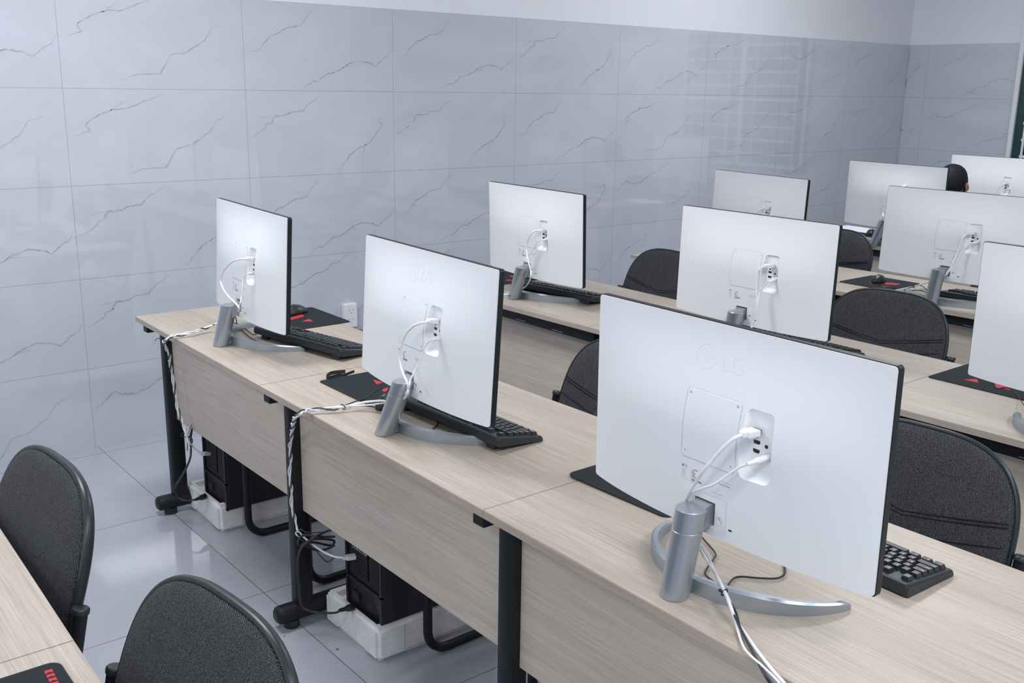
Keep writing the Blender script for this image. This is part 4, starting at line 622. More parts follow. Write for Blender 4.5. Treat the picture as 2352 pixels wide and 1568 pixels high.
def make_monitor(k):
    X, Y, Z, yw, tilt = MONS[k]; rz = yw-PI/2
    tilt = max(-0.06, min(0.06, tilt))
    R = Matrix.Rotation(rz, 4, 'Z'); C = Vector((X, Y, 0))
    root = thing('monitor', MONL[k], 'monitor', (X, Y, DZ), rz, 'white computer monitors')
    inv = (Matrix.Translation((X, Y, DZ)) @ Matrix.Rotation(rz, 4, 'Z')).inverted()
    cx_ = Vector((0, 0, -MH/2)); PM = Matrix.Translation((0, 0, Z-DZ)) @ Matrix.Rotation(tilt, 4, 'X') @ Matrix.Translation(cx_)
    sb = link('screen_body', ME_slab, root, PM.copy(), label='thin black edged screen body'); link('screen', ME_screen, sb)
    sh = link('back_shell', ME_shell, root, PM.copy(), label='white curved back cover')
    for me in ME_ports: link(me.name.split('.')[0], me, sh)
    link('lock_slot', ME_slot, sh); link('rating_label', ME_label, sh); link('embossed_logo', ME_logo, sh); link('stand_seam', ME_seam2, sh)
    mc = link('mount_cover', ME_plate, root, PM.copy()); link('cover_seam', ME_seam, mc)
    for me in ME_screws: link('screw', me, mc)
    # stand
    hole = PM @ Vector((0, -0.022, 0.040))
    if k in TOPS and k in BASES and k not in ('m7', 'm8'):
        b = inv @ Vector(BASES[k]); tp = inv @ Vector(TOPS[k])
    elif k == 'm7': b = inv @ Vector((2.640, -2.425, DZ)); tp = inv @ Vector(TOPS[k])
    elif k == 'm8': b = Vector((-0.055, -0.068, 0)); tp = Vector((0.0, -0.064, 0.153))
    else: b = Vector((-0.022, -0.068, 0)); tp = Vector((0.0, -0.064, 0.150))
    b.z = 0.0
    c = silver_column(b, tp).build('stand_column', M_silver, root, label='silver leaning round column'); smooth_all(c, 0.4)
    # neck: flat block growing out of the column top into the square socket
    mb = MB(); rings = []
    p0 = tp+Vector((0, 0, -0.0215)); 
    for t, w_, h_ in ((0.0, 0.022, 0.0195), (0.35, 0.0175, 0.0195), (0.62, 0.016, 0.0195), (0.85, 0.019, 0.0195), (1.0, 0.0205, 0.0195)):
        p = p0.lerp(hole, t); rings.append([p+Vector((sx*w_, 0, sz*h_)) for sx, sz in ((-1, -1), (1, -1), (1, 1), (-1, 1))])
    n_ = mb.sweep(rings, smooth=True).build('stand_neck', M_silver2, root); smooth_all(n_, 0.7)
    # crescent foot opening to the user
    mb = MB(); rings = []; Rr = 0.205; n = 40
    for i in range(n+1):
        s = -1+2*i/n; an = s*math.radians(80); tq = 1-abs(s); hgt = 0.013+0.019*min(1, tq*1.6)**0.8; wd = 0.0075+0.002*tq
        if abs(s) > 0.96: hgt *= 0.75; wd *= 0.8
        o = Vector((Rr*math.sin(an), Rr-Rr*math.cos(an)*0.98, 0)); nn = Vector((math.sin(an), -math.cos(an), 0))
        pr = [(-wd, 0.0), (wd, 0.0), (wd, hgt*0.86), (wd*0.55, hgt), (-wd*0.5, hgt*0.97), (-wd, hgt*0.8)]
        rings.append([o+nn*x+Vector((0, 0, z)) for x, z in pr])
    off = Vector((b.x+0.003, b.y+0.0255+0.0105, 0))
    rings = [[q+off for q in r] for r in rings]
    f_ = mb.sweep(rings, smooth=True).build('stand_foot', M_silver, root, label='silver crescent foot'); smooth_all(f_, 0.5)
    MB().bbox(b.x-0.012, b.x+0.012, b.y+0.018, b.y+0.032, 0.002, 0.028, 0.001).build('foot_joint', M_silver2, f_)
    return root
MR = {k: make_monitor(k) for k in ('m1', 'm2', 'm3', 'm4', 'm5', 'm6', 'm7', 'm8', 'm9', 'm10')}
# ---------------------------------------------------------------- cables
def plug_video(parent, p, d):
    """white video plug: p base point, d outward direction"""
    d = Vector(d).normalized(); M = Matrix.Translation(p) @ d.to_track_quat('Z', 'Y').to_matrix().to_4x4()
    mb = MB(); mb.bbox(-0.0105, 0.0105, -0.0058, 0.0058, 0.001, 0.028, 0.002, 0, M)
    mb.bbox(-0.006, 0.006, -0.0045, 0.0045, 0.027, 0.036, 0.0015, 0, M)
    mb.bbox(-0.007, 0.007, -0.0022, 0.0022, -0.004, 0.001, 0.0003, 1, M)
    return mb.build('plug', [M_wcable, M_silver2], parent)
def cable(name, label, cat, pts, r, mat, group=None, plug=None, fine=6, lead=None):
    P = catmull(pts, fine); o = Vector(P[0]); t = thing(name, label, cat, o, 0, group)
    MB().tube([p-o for p in P], r, 8).build('cord', mat, t)
    if plug == 'video':
        d = (Vector(pts[1])-Vector(pts[0])).normalized(); plug_video(t, Vector((0, 0, 0))-d*0.010, d)
    if plug == 'barrel':
        d = (Vector(pts[1])-Vector(pts[0])).normalized(); mb = MB()
        mb.tube([-d*0.014, d*0.010, d*0.013, d*0.016, d*0.030], 0.005, 14, rv=[0.0055, 0.0058, 0.0052, 0.0036, 0.003]); mb.build('plug', mat, t)
    return t
NM = {'1': 'leftmost front row monitor', '2': 'second front row monitor', '3': 'largest foreground monitor', '4': 'second row monitor by the marble wall', '5': 'second row monitor behind the largest one',
      '6': 'half hidden third row monitor', '7': 'third row monitor with the mouse mat', '8': 'fourth row monitor by the person', '9': 'farthest monitor under the window'}
CT = {}
for k, v in NM.items():
    CT['video'+k] = cable('video_cable', 'white video cable curving from the back of the '+v, 'cable', CABLES['video'+k], 0.0031, M_wcable, 'white video cables', 'video')
    if 'power'+k in CABLES:
        CT['power'+k] = cable('power_cable', 'thin white power lead behind the '+v, 'cable', CABLES['power'+k], 0.0021, M_wcable, 'thin white power leads', 'barrel')
for k in ('1', '2', '3', '4', '7'):
    CT['key'+k] = cable('keyboard_cable', 'thin black keyboard cable lying behind the '+NM[k], 'cable', CABLES['keycable'+k], 0.0019, M_bcable, 'thin black keyboard cables')
for k in ('1', '2', '3', '4', '7'):
    CT['mouse'+k] = cable('mouse_cable', 'thin black mouse cable on the desk under the '+NM[k], 'cable', CABLES['mousecable'+k], 0.0017, M_bcable, 'thin black mouse cables')
cable('mouse_cable', 'thin grey mouse wire crossing the red mat at the right edge', 'cable', CABLES['mousecable10'], 0.0012, M_bcable, 'thin black mouse cables')
for k in ('1', '2'):
    wh = {'1': 'first', '2': 'second'}[k]
    c = cable('mains_cable', 'thick black mains cable plugged low into the %s computer under the front row' % wh, 'cable', CABLES['powerlead'+k], 0.0036, M_bcable, 'black computer mains cables')
    o = Vector(CABLES['powerlead'+k][0]); a, b = [Vector(q) for q in CABLES['powerplug'+k]]; d = (b-a).normalized()
    MB().tube([a-o-d*0.01, a-o, a-o+d*0.012, a-o+d*0.02, b-o-d*0.002, b-o], 0.01, 10, rv=[0.0045, 0.006, 0.0065, 0.0105, 0.0115, 0.009]).build('plug', M_blackplastic, c)
    a, b = [Vector(q) for q in CABLES['videoplug'+k]]; o = Vector(CABLES['video'+k][0]); d = (b-a).normalized()
    M = Matrix.Translation(a-o) @ d.to_track_quat('Z', 'Y').to_matrix().to_4x4(); L = (b-a).length
    MB().bbox(-0.0105, 0.0105, -0.006, 0.006, 0.004, L, 0.002, 0, M).bbox(-0.006, 0.006, -0.0045, 0.0045, -0.006, 0.005, 0.0015, 0, M).build('plug', M_wcable, CT['video'+k])
cable('coiled_cord', 'thick bundle of looped black cord at the middle leg of the front row', 'cable', CABLES['loop2'], 0.0036, M_bcable)
cable('coiled_cord', 'thin black wire looped around the coiled bundle by the second computer', 'cable', CABLES['loop2b'], 0.0016, M_bcable)
cable('wire_end', 'short loose black wire end at the wall side corner of the front desk', 'cable', CABLES['wisp1'], 0.0012, M_bcable)
cable('wire_loop', 'small black wire loop around the cables beside the first computer', 'cable', CABLES['wisp1b'], 0.0012, M_bcable)
cable('wire_end', 'thin black wire running behind the first computer under the wall end desk', 'cable', CABLES['wisp1c'], 0.0016, M_bcable)
def tie(p, r, ax, label):
    p = Vector(p); ax = Vector(ax).normalized(); u = ax.orthogonal().normalized(); v = ax.cross(u)
    P = [u*math.cos(a)*r+v*math.sin(a)*r*0.7 for a in [2*PI*k/16 for k in range(16)]]
    t = MB().tube(P, 0.0013, 6, closed=True).box(-0.002, 0.002, r*0.6, r*0.6+0.007, -0.002, 0.002)
    o = t.build('cable_tie', M_bcable, None, Matrix.Translation(p)); o['label'] = label; o['category'] = 'cable tie'; o['group'] = 'black cable ties'
tie(CABLES['tie3'][0], 0.0065, (0.02, 0.10, 0.02), 'black cable tie around the bundle in front of the largest monitor')
tie(CABLES['tie2'][0], 0.008, (0.1, 0.05, 0.01), 'black cable tie on the white cables left of the second monitor')
tie(CABLES['tie7'][0], 0.009, (0.1, -0.1, 0.01), 'black cable tie on the white cables by the third row mouse mat')

# ---------------------------------------------------------------- keyboards
KEYS = []
U = 0.0190
def krow(y, specs, x0=0.0):
    x = x0
    for s in specs:
        if isinstance(s, (int, float)): x += s*U; continue
        lab, wd = s[0], s[1]; h = s[2] if len(s) > 2 else 1; KEYS.append((x, y, wd*U, h*U, lab)); x += wd*U
krow(5.4, [('Esc', 1), 1, ('F1', 1), ('F2', 1), ('F3', 1), ('F4', 1), .5, ('F5', 1), ('F6', 1), ('F7', 1), ('F8', 1), .5, ('F9', 1), ('F10', 1), ('F11', 1), ('F12', 1), .25, ('Prt', 1), ('Scr', 1), ('Pse', 1)])
krow(4, [(c, 1) for c in '`1234567890-=']+[('Back', 2), .25, ('Ins', 1), ('Hm', 1), ('Pg', 1), .25, ('Nm', 1), ('/', 1), ('*', 1), ('-', 1)])
krow(3, [('Tab', 1.5)]+[(c, 1) for c in 'QWERTYUIOP[]']+[('\\', 1.5), .25, ('Del', 1), ('End', 1), ('Pg', 1), .25, ('7', 1), ('8', 1), ('9', 1), ('+', 1, 1)])
krow(2, [('Caps', 1.75)]+[(c, 1) for c in "ASDFGHJKL;'"]+[('Enter', 2.25), 3.5, ('4', 1), ('5', 1), ('6', 1)])
krow(1, [('Shift', 2.25)]+[(c, 1) for c in 'ZXCVBNM,./']+[('Shift', 2.75), 1.25, ('^', 1), 1.25, ('1', 1), ('2', 1), ('3', 1), ('Ent', 1)])
krow(0, [('Ctrl', 1.25), ('#', 1.25), ('Alt', 1.25), ('', 6.25), ('Alt', 1.25), ('#', 1.25), ('=', 1.25), ('Ctrl', 1.25), .25, ('<', 1), ('v', 1), ('>', 1), .25, ('0', 2), ('.', 1)])
KL, KD = 0.455, 0.150
def kb_h(y): return 0.013+0.011*(y/KD)   # deck height: y from the front edge to the back
def kb_local(x, y): return (x, y)
def key_mesh(x, y, w_, h_, lab, legend=True):
    mb = MB(); g = 0.0011; b = 0.0028
    X0, X1 = x+g-KL/2+0.0085, x+w_-g-KL/2+0.0085; Y0, Y1 = y+g+0.0125, y+h_-g+0.0125; z0 = kb_h((Y0+Y1)/2)-0.001; z1 = z0+0.0085
    mb.add([(X0, Y0, z0), (X1, Y0, z0), (X1, Y1, z0), (X0, Y1, z0), (X0+b, Y0+b*0.8, z1), (X1-b, Y0+b*0.8, z1), (X1-b, Y1-b*0.5, z1+0.0006), (X0+b, Y1-b*0.5, z1+0.0006)],
           [(3, 2, 1, 0), (4, 5, 6, 7), (0, 1, 5, 4), (1, 2, 6, 5), (2, 3, 7, 6), (3, 0, 4, 7)], 0)
    if legend and lab:
        s = 0.0062 if len(lab) == 1 else 0.0042
        vs, fs = text_mesh(lab, s, 0.0, 'LEFT'); mb.add([(v.x+X0+b+0.001, v.y+Y1-b-0.0035, z1+0.0009) for v in vs], fs, 1)
    return mb.mesh('key', [M_key, M_legend])
KEYMESH = [key_mesh(x, y*U, w_, h_, lab) for x, y, w_, h_, lab in KEYS]
KEYORD = sorted(range(len(KEYS)), key=lambda i: KEYS[i][0])
def kb_body_mesh():
    mb = MB(); prof = [(0, 0), (0.0, 0.006), (0.004, 0.0115), (0.010, 0.0135), (KD-0.008, 0.0245), (KD-0.002, 0.0235), (KD, 0.019), (KD, 0.004), (KD-0.004, 0)]
    rings = []
    for x, s, dz in ((-KL/2, 0.955, 0.0), (-KL/2+0.002, 0.985, 0), (-KL/2+0.006, 1, 0), (KL/2-0.006, 1, 0), (KL/2-0.002, 0.985, 0), (KL/2, 0.955, 0)):
        rings.append([(x, KD/2+(y-KD/2)*(s if s < 1 else 1), z*(0.8 if s < 0.96 else (0.95 if s < 0.99 else 1))) for y, z in prof])
    mb.sweep(rings); me = mb.mesh('body', [M_blackplastic]); return me
ME_kb = kb_body_mesh()
mb = MB(); mb.bbox(-0.2, -0.17, KD-0.03, KD-0.014, -0.016, 0.004, 0.002); ME_f1 = mb.mesh('flip_foot', [M_blackplastic])
mb = MB(); mb.bbox(0.17, 0.2, KD-0.03, KD-0.014, -0.016, 0.004, 0.002); ME_f2 = mb.mesh('flip_foot', [M_blackplastic])
def keyboard(label, backcorner_left, rz, raised, detail=True):
    """backcorner_left: world xy of the user's left back corner (the -Y end, -X side). user looks along -X."""
    # local x runs along the user's right (+Y world), local y away from the user (-X world)
    R = Matrix.Rotation(PI/2+rz, 4, 'Z'); bc = Vector((*backcorner_left, 0)); loc = bc-(R @ Vector((-KL/2, KD, 0)))
    t = thing('keyboard', label, 'keyboard', (0, 0, 0), 0, 'black keyboards')
    tl = -0.105 if raised else 0.0
    t.matrix_local = Matrix.Translation((loc.x, loc.y, DZ+0.0005+(0.0 if not raised else 0.0))) @ R
    PM = Matrix.Rotation(-tl, 4, 'X')
    link('body', ME_kb, t, PM.copy())
    if raised:
        for me in (ME_f1, ME_f2): link('flip_foot', me, t, PM.copy())
    if detail:
        order = KEYORD
        for i in order[:100]: link('key', KEYMESH[i], t, PM.copy())
        mb = MB()
        for i in order[100:]:
            me = KEYMESH[i]; mb.add([v.co.copy() for v in me.vertices], [tuple(p.vertices) for p in me.polygons])
        if len(order) > 100: mb.build('keys', M_key, t, PM.copy(), kind='stuff')
    else:
        mb = MB()
        for i in KEYORD:
            me = KEYMESH[i]; mb.add([v.co.copy() for v in list(me.vertices)[:8]], [tuple(p.vertices) for p in list(me.polygons)[:6]])
        mb.build('keycaps', M_key, t, PM.copy())
    return t
keyboard('black keyboard on the front desk whose end shows right of the largest monitor', (0.285, -3.695), -0.04, False)
keyboard('black keyboard on raised feet sticking out right of the second front row monitor', (0.150, -2.722), 0.02, True)
keyboard('black keyboard on raised feet between the first and second front row monitors', (0.258, -1.795), 0.19, True)
keyboard('black keyboard behind the second row monitor by the marble wall', (1.475, -1.640), 0.12, True)
keyboard('black keyboard peeking over the top edge of the largest monitor', (1.53, -2.735), 0.0, True, False)
keyboard('black keyboard behind the silver foot of the third row monitor with the mouse mat', (2.855, -2.80), 0.02, False, False)
keyboard('black keyboard on the fourth row desk, hidden behind the third row monitor', (4.14, -1.70), 0.0, False, False)

# ---------------------------------------------------------------- mouse mats, mice
def mouse_mat(label, x0, x1, y0, y1, rz=0.0, marks=(), lift=0.0, rowtxt=None, r=0.010):
    cx, cy = (x0+x1)/2, (y0+y1)/2; t = thing('mouse_mat', label, 'mouse mat', (cx, cy, DZ+0.0004), rz, 'black and red mouse mats')
    hx, hy = (x1-x0)/2, abs(y1-y0)/2
    def H(x, y): return lift*max(0, (-x/hx))**2*max(0.0, (y/hy+0.3)/1.3) if lift else 0.0
    P = rrect(-hx, hx, -hy, hy, r, 6); n = len(P); mb = MB()
    for nm, s0, mt in (('mat', 0.985, M_pad),):
        rings = [[(x*s, y*s, (0.003 if s <= 0.985 else 0.0026)+H(x*s, y*s)) for x, y in P] for s in (0.001, 0.3, 0.6, 0.8, 0.9, 0.985)]
        mb.sweep(rings, cap=False); mb.build('cloth', mt, t)
    mb = MB(); rings = [[(x*s, y*s, z+H(x*s, y*s)) for x, y in P] for s, z in ((0.985, 0.003), (0.995, 0.0032), (1.0, 0.002), (1.0, 0.0), (0.985, 0.0))]
    mb.sweep(rings, cap=False).build('edge', M_padedge, t)
    if marks:
        for tri in marks: MB().add([(x, y, 0.0034+H(x, y)) for x, y in tri], [tuple(range(len(tri)))]).build('red_print', M_red, t)
    if rowtxt:
        for k in range(6):
            x, y = 0.1030-0.0006*k, 0.1357-0.0125*k
            MB().add([(x-0.005, y, 0.0034), (x-0.006, y-0.010, 0.0034), (x-0.001, y-0.0075, 0.0034), (x+0.005, y-0.0105, 0.0034), (x+0.0055, y-0.001, 0.0034)], [(0, 1, 2, 3, 4)]).build('red_print', M_red, t)
    return t
def M4(k, x0, x1, y0, y1): return [[(x-(x0+x1)/2, y-(y0+y1)/2) for x, y in P] for P in MARKS[k]]
for lab, k, bx_ in (('mouse mat with red shapes at the wall end of the front row', '1', (0.335, 0.56, -1.335, -1.035)),
                    ('mouse mat beside the black strap, half hidden by the second monitor', '2', (0.100, 0.35, -2.222, -1.945)),
                    ('mouse mat with red shapes on the second row near the marble wall', '4', (1.47, 1.70, -1.09, -0.84)),
                    ('mouse mat with red triangle under the monitor cut off by the right edge', '10', (1.620, 1.872, -3.285, -2.985)),
                    ('mouse mat with red shapes and a mouse on it, third row', '7', (2.775, 3.045, -2.155, -1.905)),
                    ('dark red and black mouse mat beside white paper, fourth row', '8', (4.20, 4.42, -1.22, -0.965))):
    mouse_mat(lab, *bx_, 0.0, M4(k, *bx_))
mouse_mat('black mouse mat corner poking out under the left side of the largest monitor', 0.195, 0.42, -3.215, -2.92, 0.03, (), 0.004, None, 0.02)
mouse_mat('dark mouse mat with a thin red marking at the bottom left corner', -1.16, -0.913, -3.33, -3.02, 0.0, (), 0.0, True, 0.018)
def mouse(label, x, y, rz):
    t = thing('computer_mouse', label, 'computer mouse', (x, y, DZ+0.0036), rz, 'black computer mice')
    mb = MB(); rings = []; L, Wd, Hh = 0.112, 0.031, 0.036
    for i in range(15):
        s = i/14; x_ = -L/2+L*s; e = math.sin(PI*min(1, max(0, s*0.98+0.01)))**0.45; hz = Hh*(math.sin(PI*(0.06+0.90*s**0.85))**0.65)
        rings.append([(x_, Wd*e*math.cos(a)*(1.0 if math.sin(a) > 0 else 1), max(0.0, hz*math.sin(a))) if math.sin(a) > -0.01 else (x_, Wd*e*math.cos(a)*0.92, 0.0) for a in [2*PI*k/20 for k in range(20)]])
    o = mb.sweep(rings, smooth=True).build('body', M_blackplastic, t)
    MB().tube([(-L/2+0.006, 0, 0.020), (-L/2+0.02, 0, 0.031), (-0.005, 0, 0.0372)], 0.0008, 6).build('button_gap', M_port, t)
    mb = MB(); mb.tube([(-0.028, -0.003, 0.031), (-0.028, 0.003, 0.031)], 0.006, 14); mb.build('scroll_wheel', M_silver2, t)
    return t
mouse('black mouse on the mat at the wall end of the front row, half hidden', 0.455, -1.105, 0.3)
mouse('black mouse on the mat beside the second monitor stand', 0.150, -2.265, 0.2)
mouse('black mouse on the third row mat with red shapes', 2.915, -2.02, 0.25)
mouse('black mouse on the fourth row mat beside white paper', 4.30, -1.12, 0.4)
# velcro strap, standing ribbon
P = catmull(CABLES['strap'], 5); o = P[0].copy(); mb = MB(); rings = []
for i, p in enumerate(P):
    q0, q1 = P[max(i-1, 0)], P[min(i+1, len(P)-1)]; tt = (q1-q0).normalized(); s = tt.cross(Vector((0, 0, 1))).normalized()*0.0009
    hh = 0.011 if i < len(P)*0.75 else 0.008
    zz = 0.0005+(0.006*max(0, (i/len(P)-0.8))/0.2)
    rings.append([p-o+s+Vector((0, 0, zz)), p-o-s+Vector((0, 0, zz)), p-o-s+Vector((0, 0, zz+hh)), p-o+s+Vector((0, 0, zz+hh))])
t = mb.sweep(rings).build('velcro_strap', M_strap, None, Matrix.Translation(o)); t['label'] = 'dark folded fabric strap lying on the front desk beside a mouse mat'; t['category'] = 'strap'
# paper
for k, (dx, rz) in enumerate(((0, 0.1), (0.006, -0.05))):
    t = MB().box(-0.105, 0.105, -0.148, 0.148, 0, 0.0015).build('paper_sheet', M_paper, None, Matrix.Translation((4.44+dx, -0.93, DZ+0.0005+k*0.002)) @ Matrix.Rotation(rz, 4, 'Z'))
    t['label'] = ('lower' if k == 0 else 'upper')+' white paper sheet of the pair beside the fourth row mouse mat'; t['category'] = 'paper'

# ---------------------------------------------------------------- chairs
CW0, HS, HTOP, LEAN = 0.227, 0.181, 0.418, 0.319
def outline(scale=1.0, n=72, grow=0.0):
    P = []
    for k in range(n):
        a = 2*PI*k/n
        if math.sin(a) >= 0:
            x = CW0*math.copysign(abs(math.cos(a))**(2/3.0), math.cos(a)); z = HS+(HTOP-HS)*abs(math.sin(a))**(2/3.0)
        else:
            x = CW0*math.copysign(abs(math.cos(a))**(2/7.0), math.cos(a)); z = HS-(HS+0.0)*abs(math.sin(a))**(2/7.0)
        P.append((x, z))
    cz = 0.2
    if grow:
        Q = []
        for i in range(n):
            t = Vector((P[(i+1) % n][0]-P[i-1][0], P[(i+1) % n][1]-P[i-1][1])).normalized(); Q.append((P[i][0]+t.y*grow, P[i][1]-t.x*grow))
        P = Q
    return [(x*scale, cz+(z-cz)*scale) for x, z in P]
def bow(x): return 0.10*x*x      # the back curves away at its middle
def cushion_mesh():
    mb = MB(); rings = []
    for s, y in ((1.0, 0.012), (1.0, 0.006), (0.992, 0.001), (0.975, -0.003), (0.94, -0.006), (0.85, -0.010), (0.7, -0.013), (0.5, -0.015), (0.3, -0.016), (0.1, -0.0165), (0.001, -0.0165)):
        rings.append([(x, y-bow(x), z) for x, z in outline(s)])
    mb.sweep(rings, cap=False, smooth=True); return mb.mesh('cushion', [M_fabric])
ME_cush = cushion_mesh()
def cush_y(x, z):
    # front surface depth for a point of the cushion
    r = max(abs(x)/CW0, 0.0); q = max(r, abs(z-0.2)/0.2); return -bow(x)-0.0165+0.0135*min(1, q)**5
def shell_back_mesh():
    mb = MB(); rings = []
    for gr, y in ((-0.002, 0.004), (0.002, 0.001), (0.006, 0.003), (0.008, 0.009), (0.006, 0.018), (-0.001, 0.024), (-0.03, 0.028)):
        rings.append([(x, y-bow(x), z) for x, z in outline(1.0, 72, gr)])
    rings.append([(x*0.02, 0.032, 0.2+(z-0.2)*0.02) for x, z in outline()])
    mb.sweep(rings, cap=False, smooth=True); return mb.mesh('back_shell', [M_rim])
ME_cshell = shell_back_mesh()
mb = MB()
for z0, z1 in ((0.231, 0.272), (0.2225, 0.2635), (0.180, 0.221)):
    P = [(-CW0+0.012, z1), (-0.10, z0+(z1-z0)*0.42), (-0.02, z0+0.003), (0, z0), (0.02, z0+0.003), (0.10, z0+(z1-z0)*0.42), (CW0-0.012, z1)]
    P = catmull([(x, 0, z) for x, z in P], 5); mb.tube([(p.x, cush_y(p.x, p.z)+0.0006, p.z) for p in P], 0.0015, 6)
ME_cseam = mb.mesh('seam', [M_seamdark])
def seat_mesh():
    mb = MB(); rings = []
    P = rrect(-0.225, 0.225, -0.43, 0.0, 0.09, 8)
    for s, z in ((0.9, 0.425), (1.0, 0.432), (1.0, 0.455), (0.97, 0.468), (0.8, 0.476), (0.4, 0.479), (0.01, 0.479)):
        rings.append([(x*s, -0.215+(y+0.215)*s, z) for x, y in P])
    mb.sweep(rings, cap=True, smooth=True); return mb.mesh('seat', [M_fabric])
ME_seat = seat_mesh()
def fr_pts(sx):
    x = sx*0.228; e = sx*0.250
    h = 0.215; top = (e, 0.004+h*math.sin(LEAN), 0.5+h*math.cos(LEAN)-0.004)
    P = [(x, 0.02, 0.013), (x, -0.36, 0.013)]
    P += [(x, -0.36-0.07*math.sin(a), 0.013+0.07*(1-math.cos(a))) for a in [PI/2*k/6 for k in range(1, 7)]]
    P += [(x, -0.430, 0.36)]
    P += [(x, -0.43+0.05*(1-math.cos(a)), 0.36+0.05*math.sin(a)) for a in [PI/2*k/5 for k in range(1, 6)]]
    P += [(x, -0.05, 0.41), (x*1.02, 0.0, 0.425), (e*0.99, 0.022, 0.47), top]
    return P, top
mb = MB(); caps = []
for sx in (-1, 1):
    P, top = fr_pts(sx); mb.tube(P, 0.0135, 12)
mb.tube([(-0.228, 0.02, 0.013), (0.228, 0.02, 0.013)], 0.0125, 12); mb.tube([(-0.228, -0.10, 0.41), (0.228, -0.10, 0.41)], 0.011, 10)
ME_cframe = mb.mesh('tube_frame', [M_black])
ME_cap = []
for sx in (-1, 1):
    P, top = fr_pts(sx); d = (Vector(top)-Vector(P[-2])).normalized(); mb = MB(); tp = Vector(top)
    mb.tube([tp-d*0.004, tp+d*0.004, tp+d*0.0065], 0.0155, 16, rv=[0.0155, 0.0155, 0.013]); ME_cap.append(mb.mesh('end_cap', [M_blackplastic]))
CHG = 'grey fabric sled base chairs'
def make_chair(label, X, Y, yw, near=True):
    t = thing('chair', label, 'chair', (X, Y, 0), yw-PI/2, CHG)
    BM = Matrix.Translation((0, 0, 0.5)) @ Matrix.Rotation(-LEAN, 4, 'X')
    c = link('backrest', ME_cush, t, BM.copy(), label='charcoal woven fabric backrest'); (link('seam', ME_cseam, c) if near else None)
    link('backrest_shell', ME_cshell, t, BM.copy(), label='glossy black plastic rim and shell')
    link('seat', ME_seat, t); f = link('tube_frame', ME_cframe, t)
    for me in ME_cap: link('end_cap', me, f)
    return t
make_chair('grey fabric chair at the left edge, tucked against the lower left desk', -0.905, -2.528, 0.077, False)
make_chair('grey fabric chair at the bottom, nearest of the two at the lower left desk', -0.870, -3.251, 0.11, False)
make_chair('grey fabric chair at the right edge behind the largest monitor', 0.650, -3.445, 0.044)
make_chair('grey fabric chair between the second monitor and the largest one', 0.655, -2.545, 0.018)
make_chair('grey fabric chair behind the second monitor, its edge showing near the wall outlet', 0.575, -1.52, 0.0)
make_chair('grey fabric chair on the second row, right of the monitor behind the largest one', 2.00, -2.57, 0.18)
make_chair('grey fabric chair on the second row, left of the monitor behind the largest one', 2.011, -1.447, -0.01)
make_chair('grey fabric chair on the third row, right of the second row middle monitor', 3.32, -1.45, 0.0)
make_chair('grey fabric chair under the seated person, hidden behind the monitors', 4.80, -1.42, 0.0)

# ---------------------------------------------------------------- power outlet on the marble wall
t = thing('wall_outlet', 'white double wall outlet low on the marble wall above the desk edge', 'wall outlet', (1.305, -0.001, 0.445), 0)
MB().bbox(-0.0375, 0.0375, -0.034, 0, -0.062, 0.062, 0.004).build('cover_box', M_outlet, t)
mb = MB()
for cz in (0.024, -0.024):
    for dx, dz in ((-0.010, 0.006), (0.010, 0.006), (0.0, -0.010)):
        mb = MB(); mb.add([(dx+0.0021*math.cos(2*PI*k/12), -0.0345, cz+dz+0.0026*math.sin(2*PI*k/12)) for k in range(12)], [tuple(range(12))]); mb.build('socket_hole', M_port, t)

# ---------------------------------------------------------------- computers on foam trays
def foam_tray(label, x0, y0, y1, L):
    t = thing('foam_tray', label, 'foam tray', (x0, (y0+y1)/2, 0), 0, 'white packing foam trays'); w2 = abs(y1-y0)/2; mb = MB()
    bm = bmesh.new(); bmesh.ops.create_cube(bm, size=1)
    for v in bm.verts: v.co = Vector((L/2+v.co.x*L, v.co.y*2*w2, 0.052+v.co.z*0.103))
    bmesh.ops.bevel(bm, geom=bm.edges[:], offset=0.012, segments=3, affect='EDGES'); mb.frombm(bm)
    o = mb.build('tray', M_foam, t); cut = []
    c = MB().box(0.02, L+0.1, -w2+0.035, w2-0.035, 0.085, 0.2).build('cutter', M_foam); cut.append(c)
    tr = Matrix.Translation((x0, (y0+y1)/2, 0))
    c.matrix_local = tr
    c2 = MB().box(-0.05, 0.007, -w2+0.075, w2-0.075, -0.05, 0.2).build('cutter', M_foam, None, tr); c3 = MB().box(-0.05, 0.045, -w2+0.205, -w2+0.225, 0.06, 0.2).build('cutter', M_foam, None, tr)
    c4 = MB().box(0.09, L-0.06, -w2-0.05, -w2+0.006, -0.05, 0.2).build('cutter', M_foam, None, tr)
    boolean(o, [c, c2, c4]); bpy.data.objects.remove(c3, do_unlink=True)
    return t
foam_tray('white foam tray under the first computer by the marble wall', 0.082, -0.868, -1.182, 0.52)
foam_tray('white chipped foam tray under the second computer in the middle', 0.088, -1.960, -2.268, 0.52)
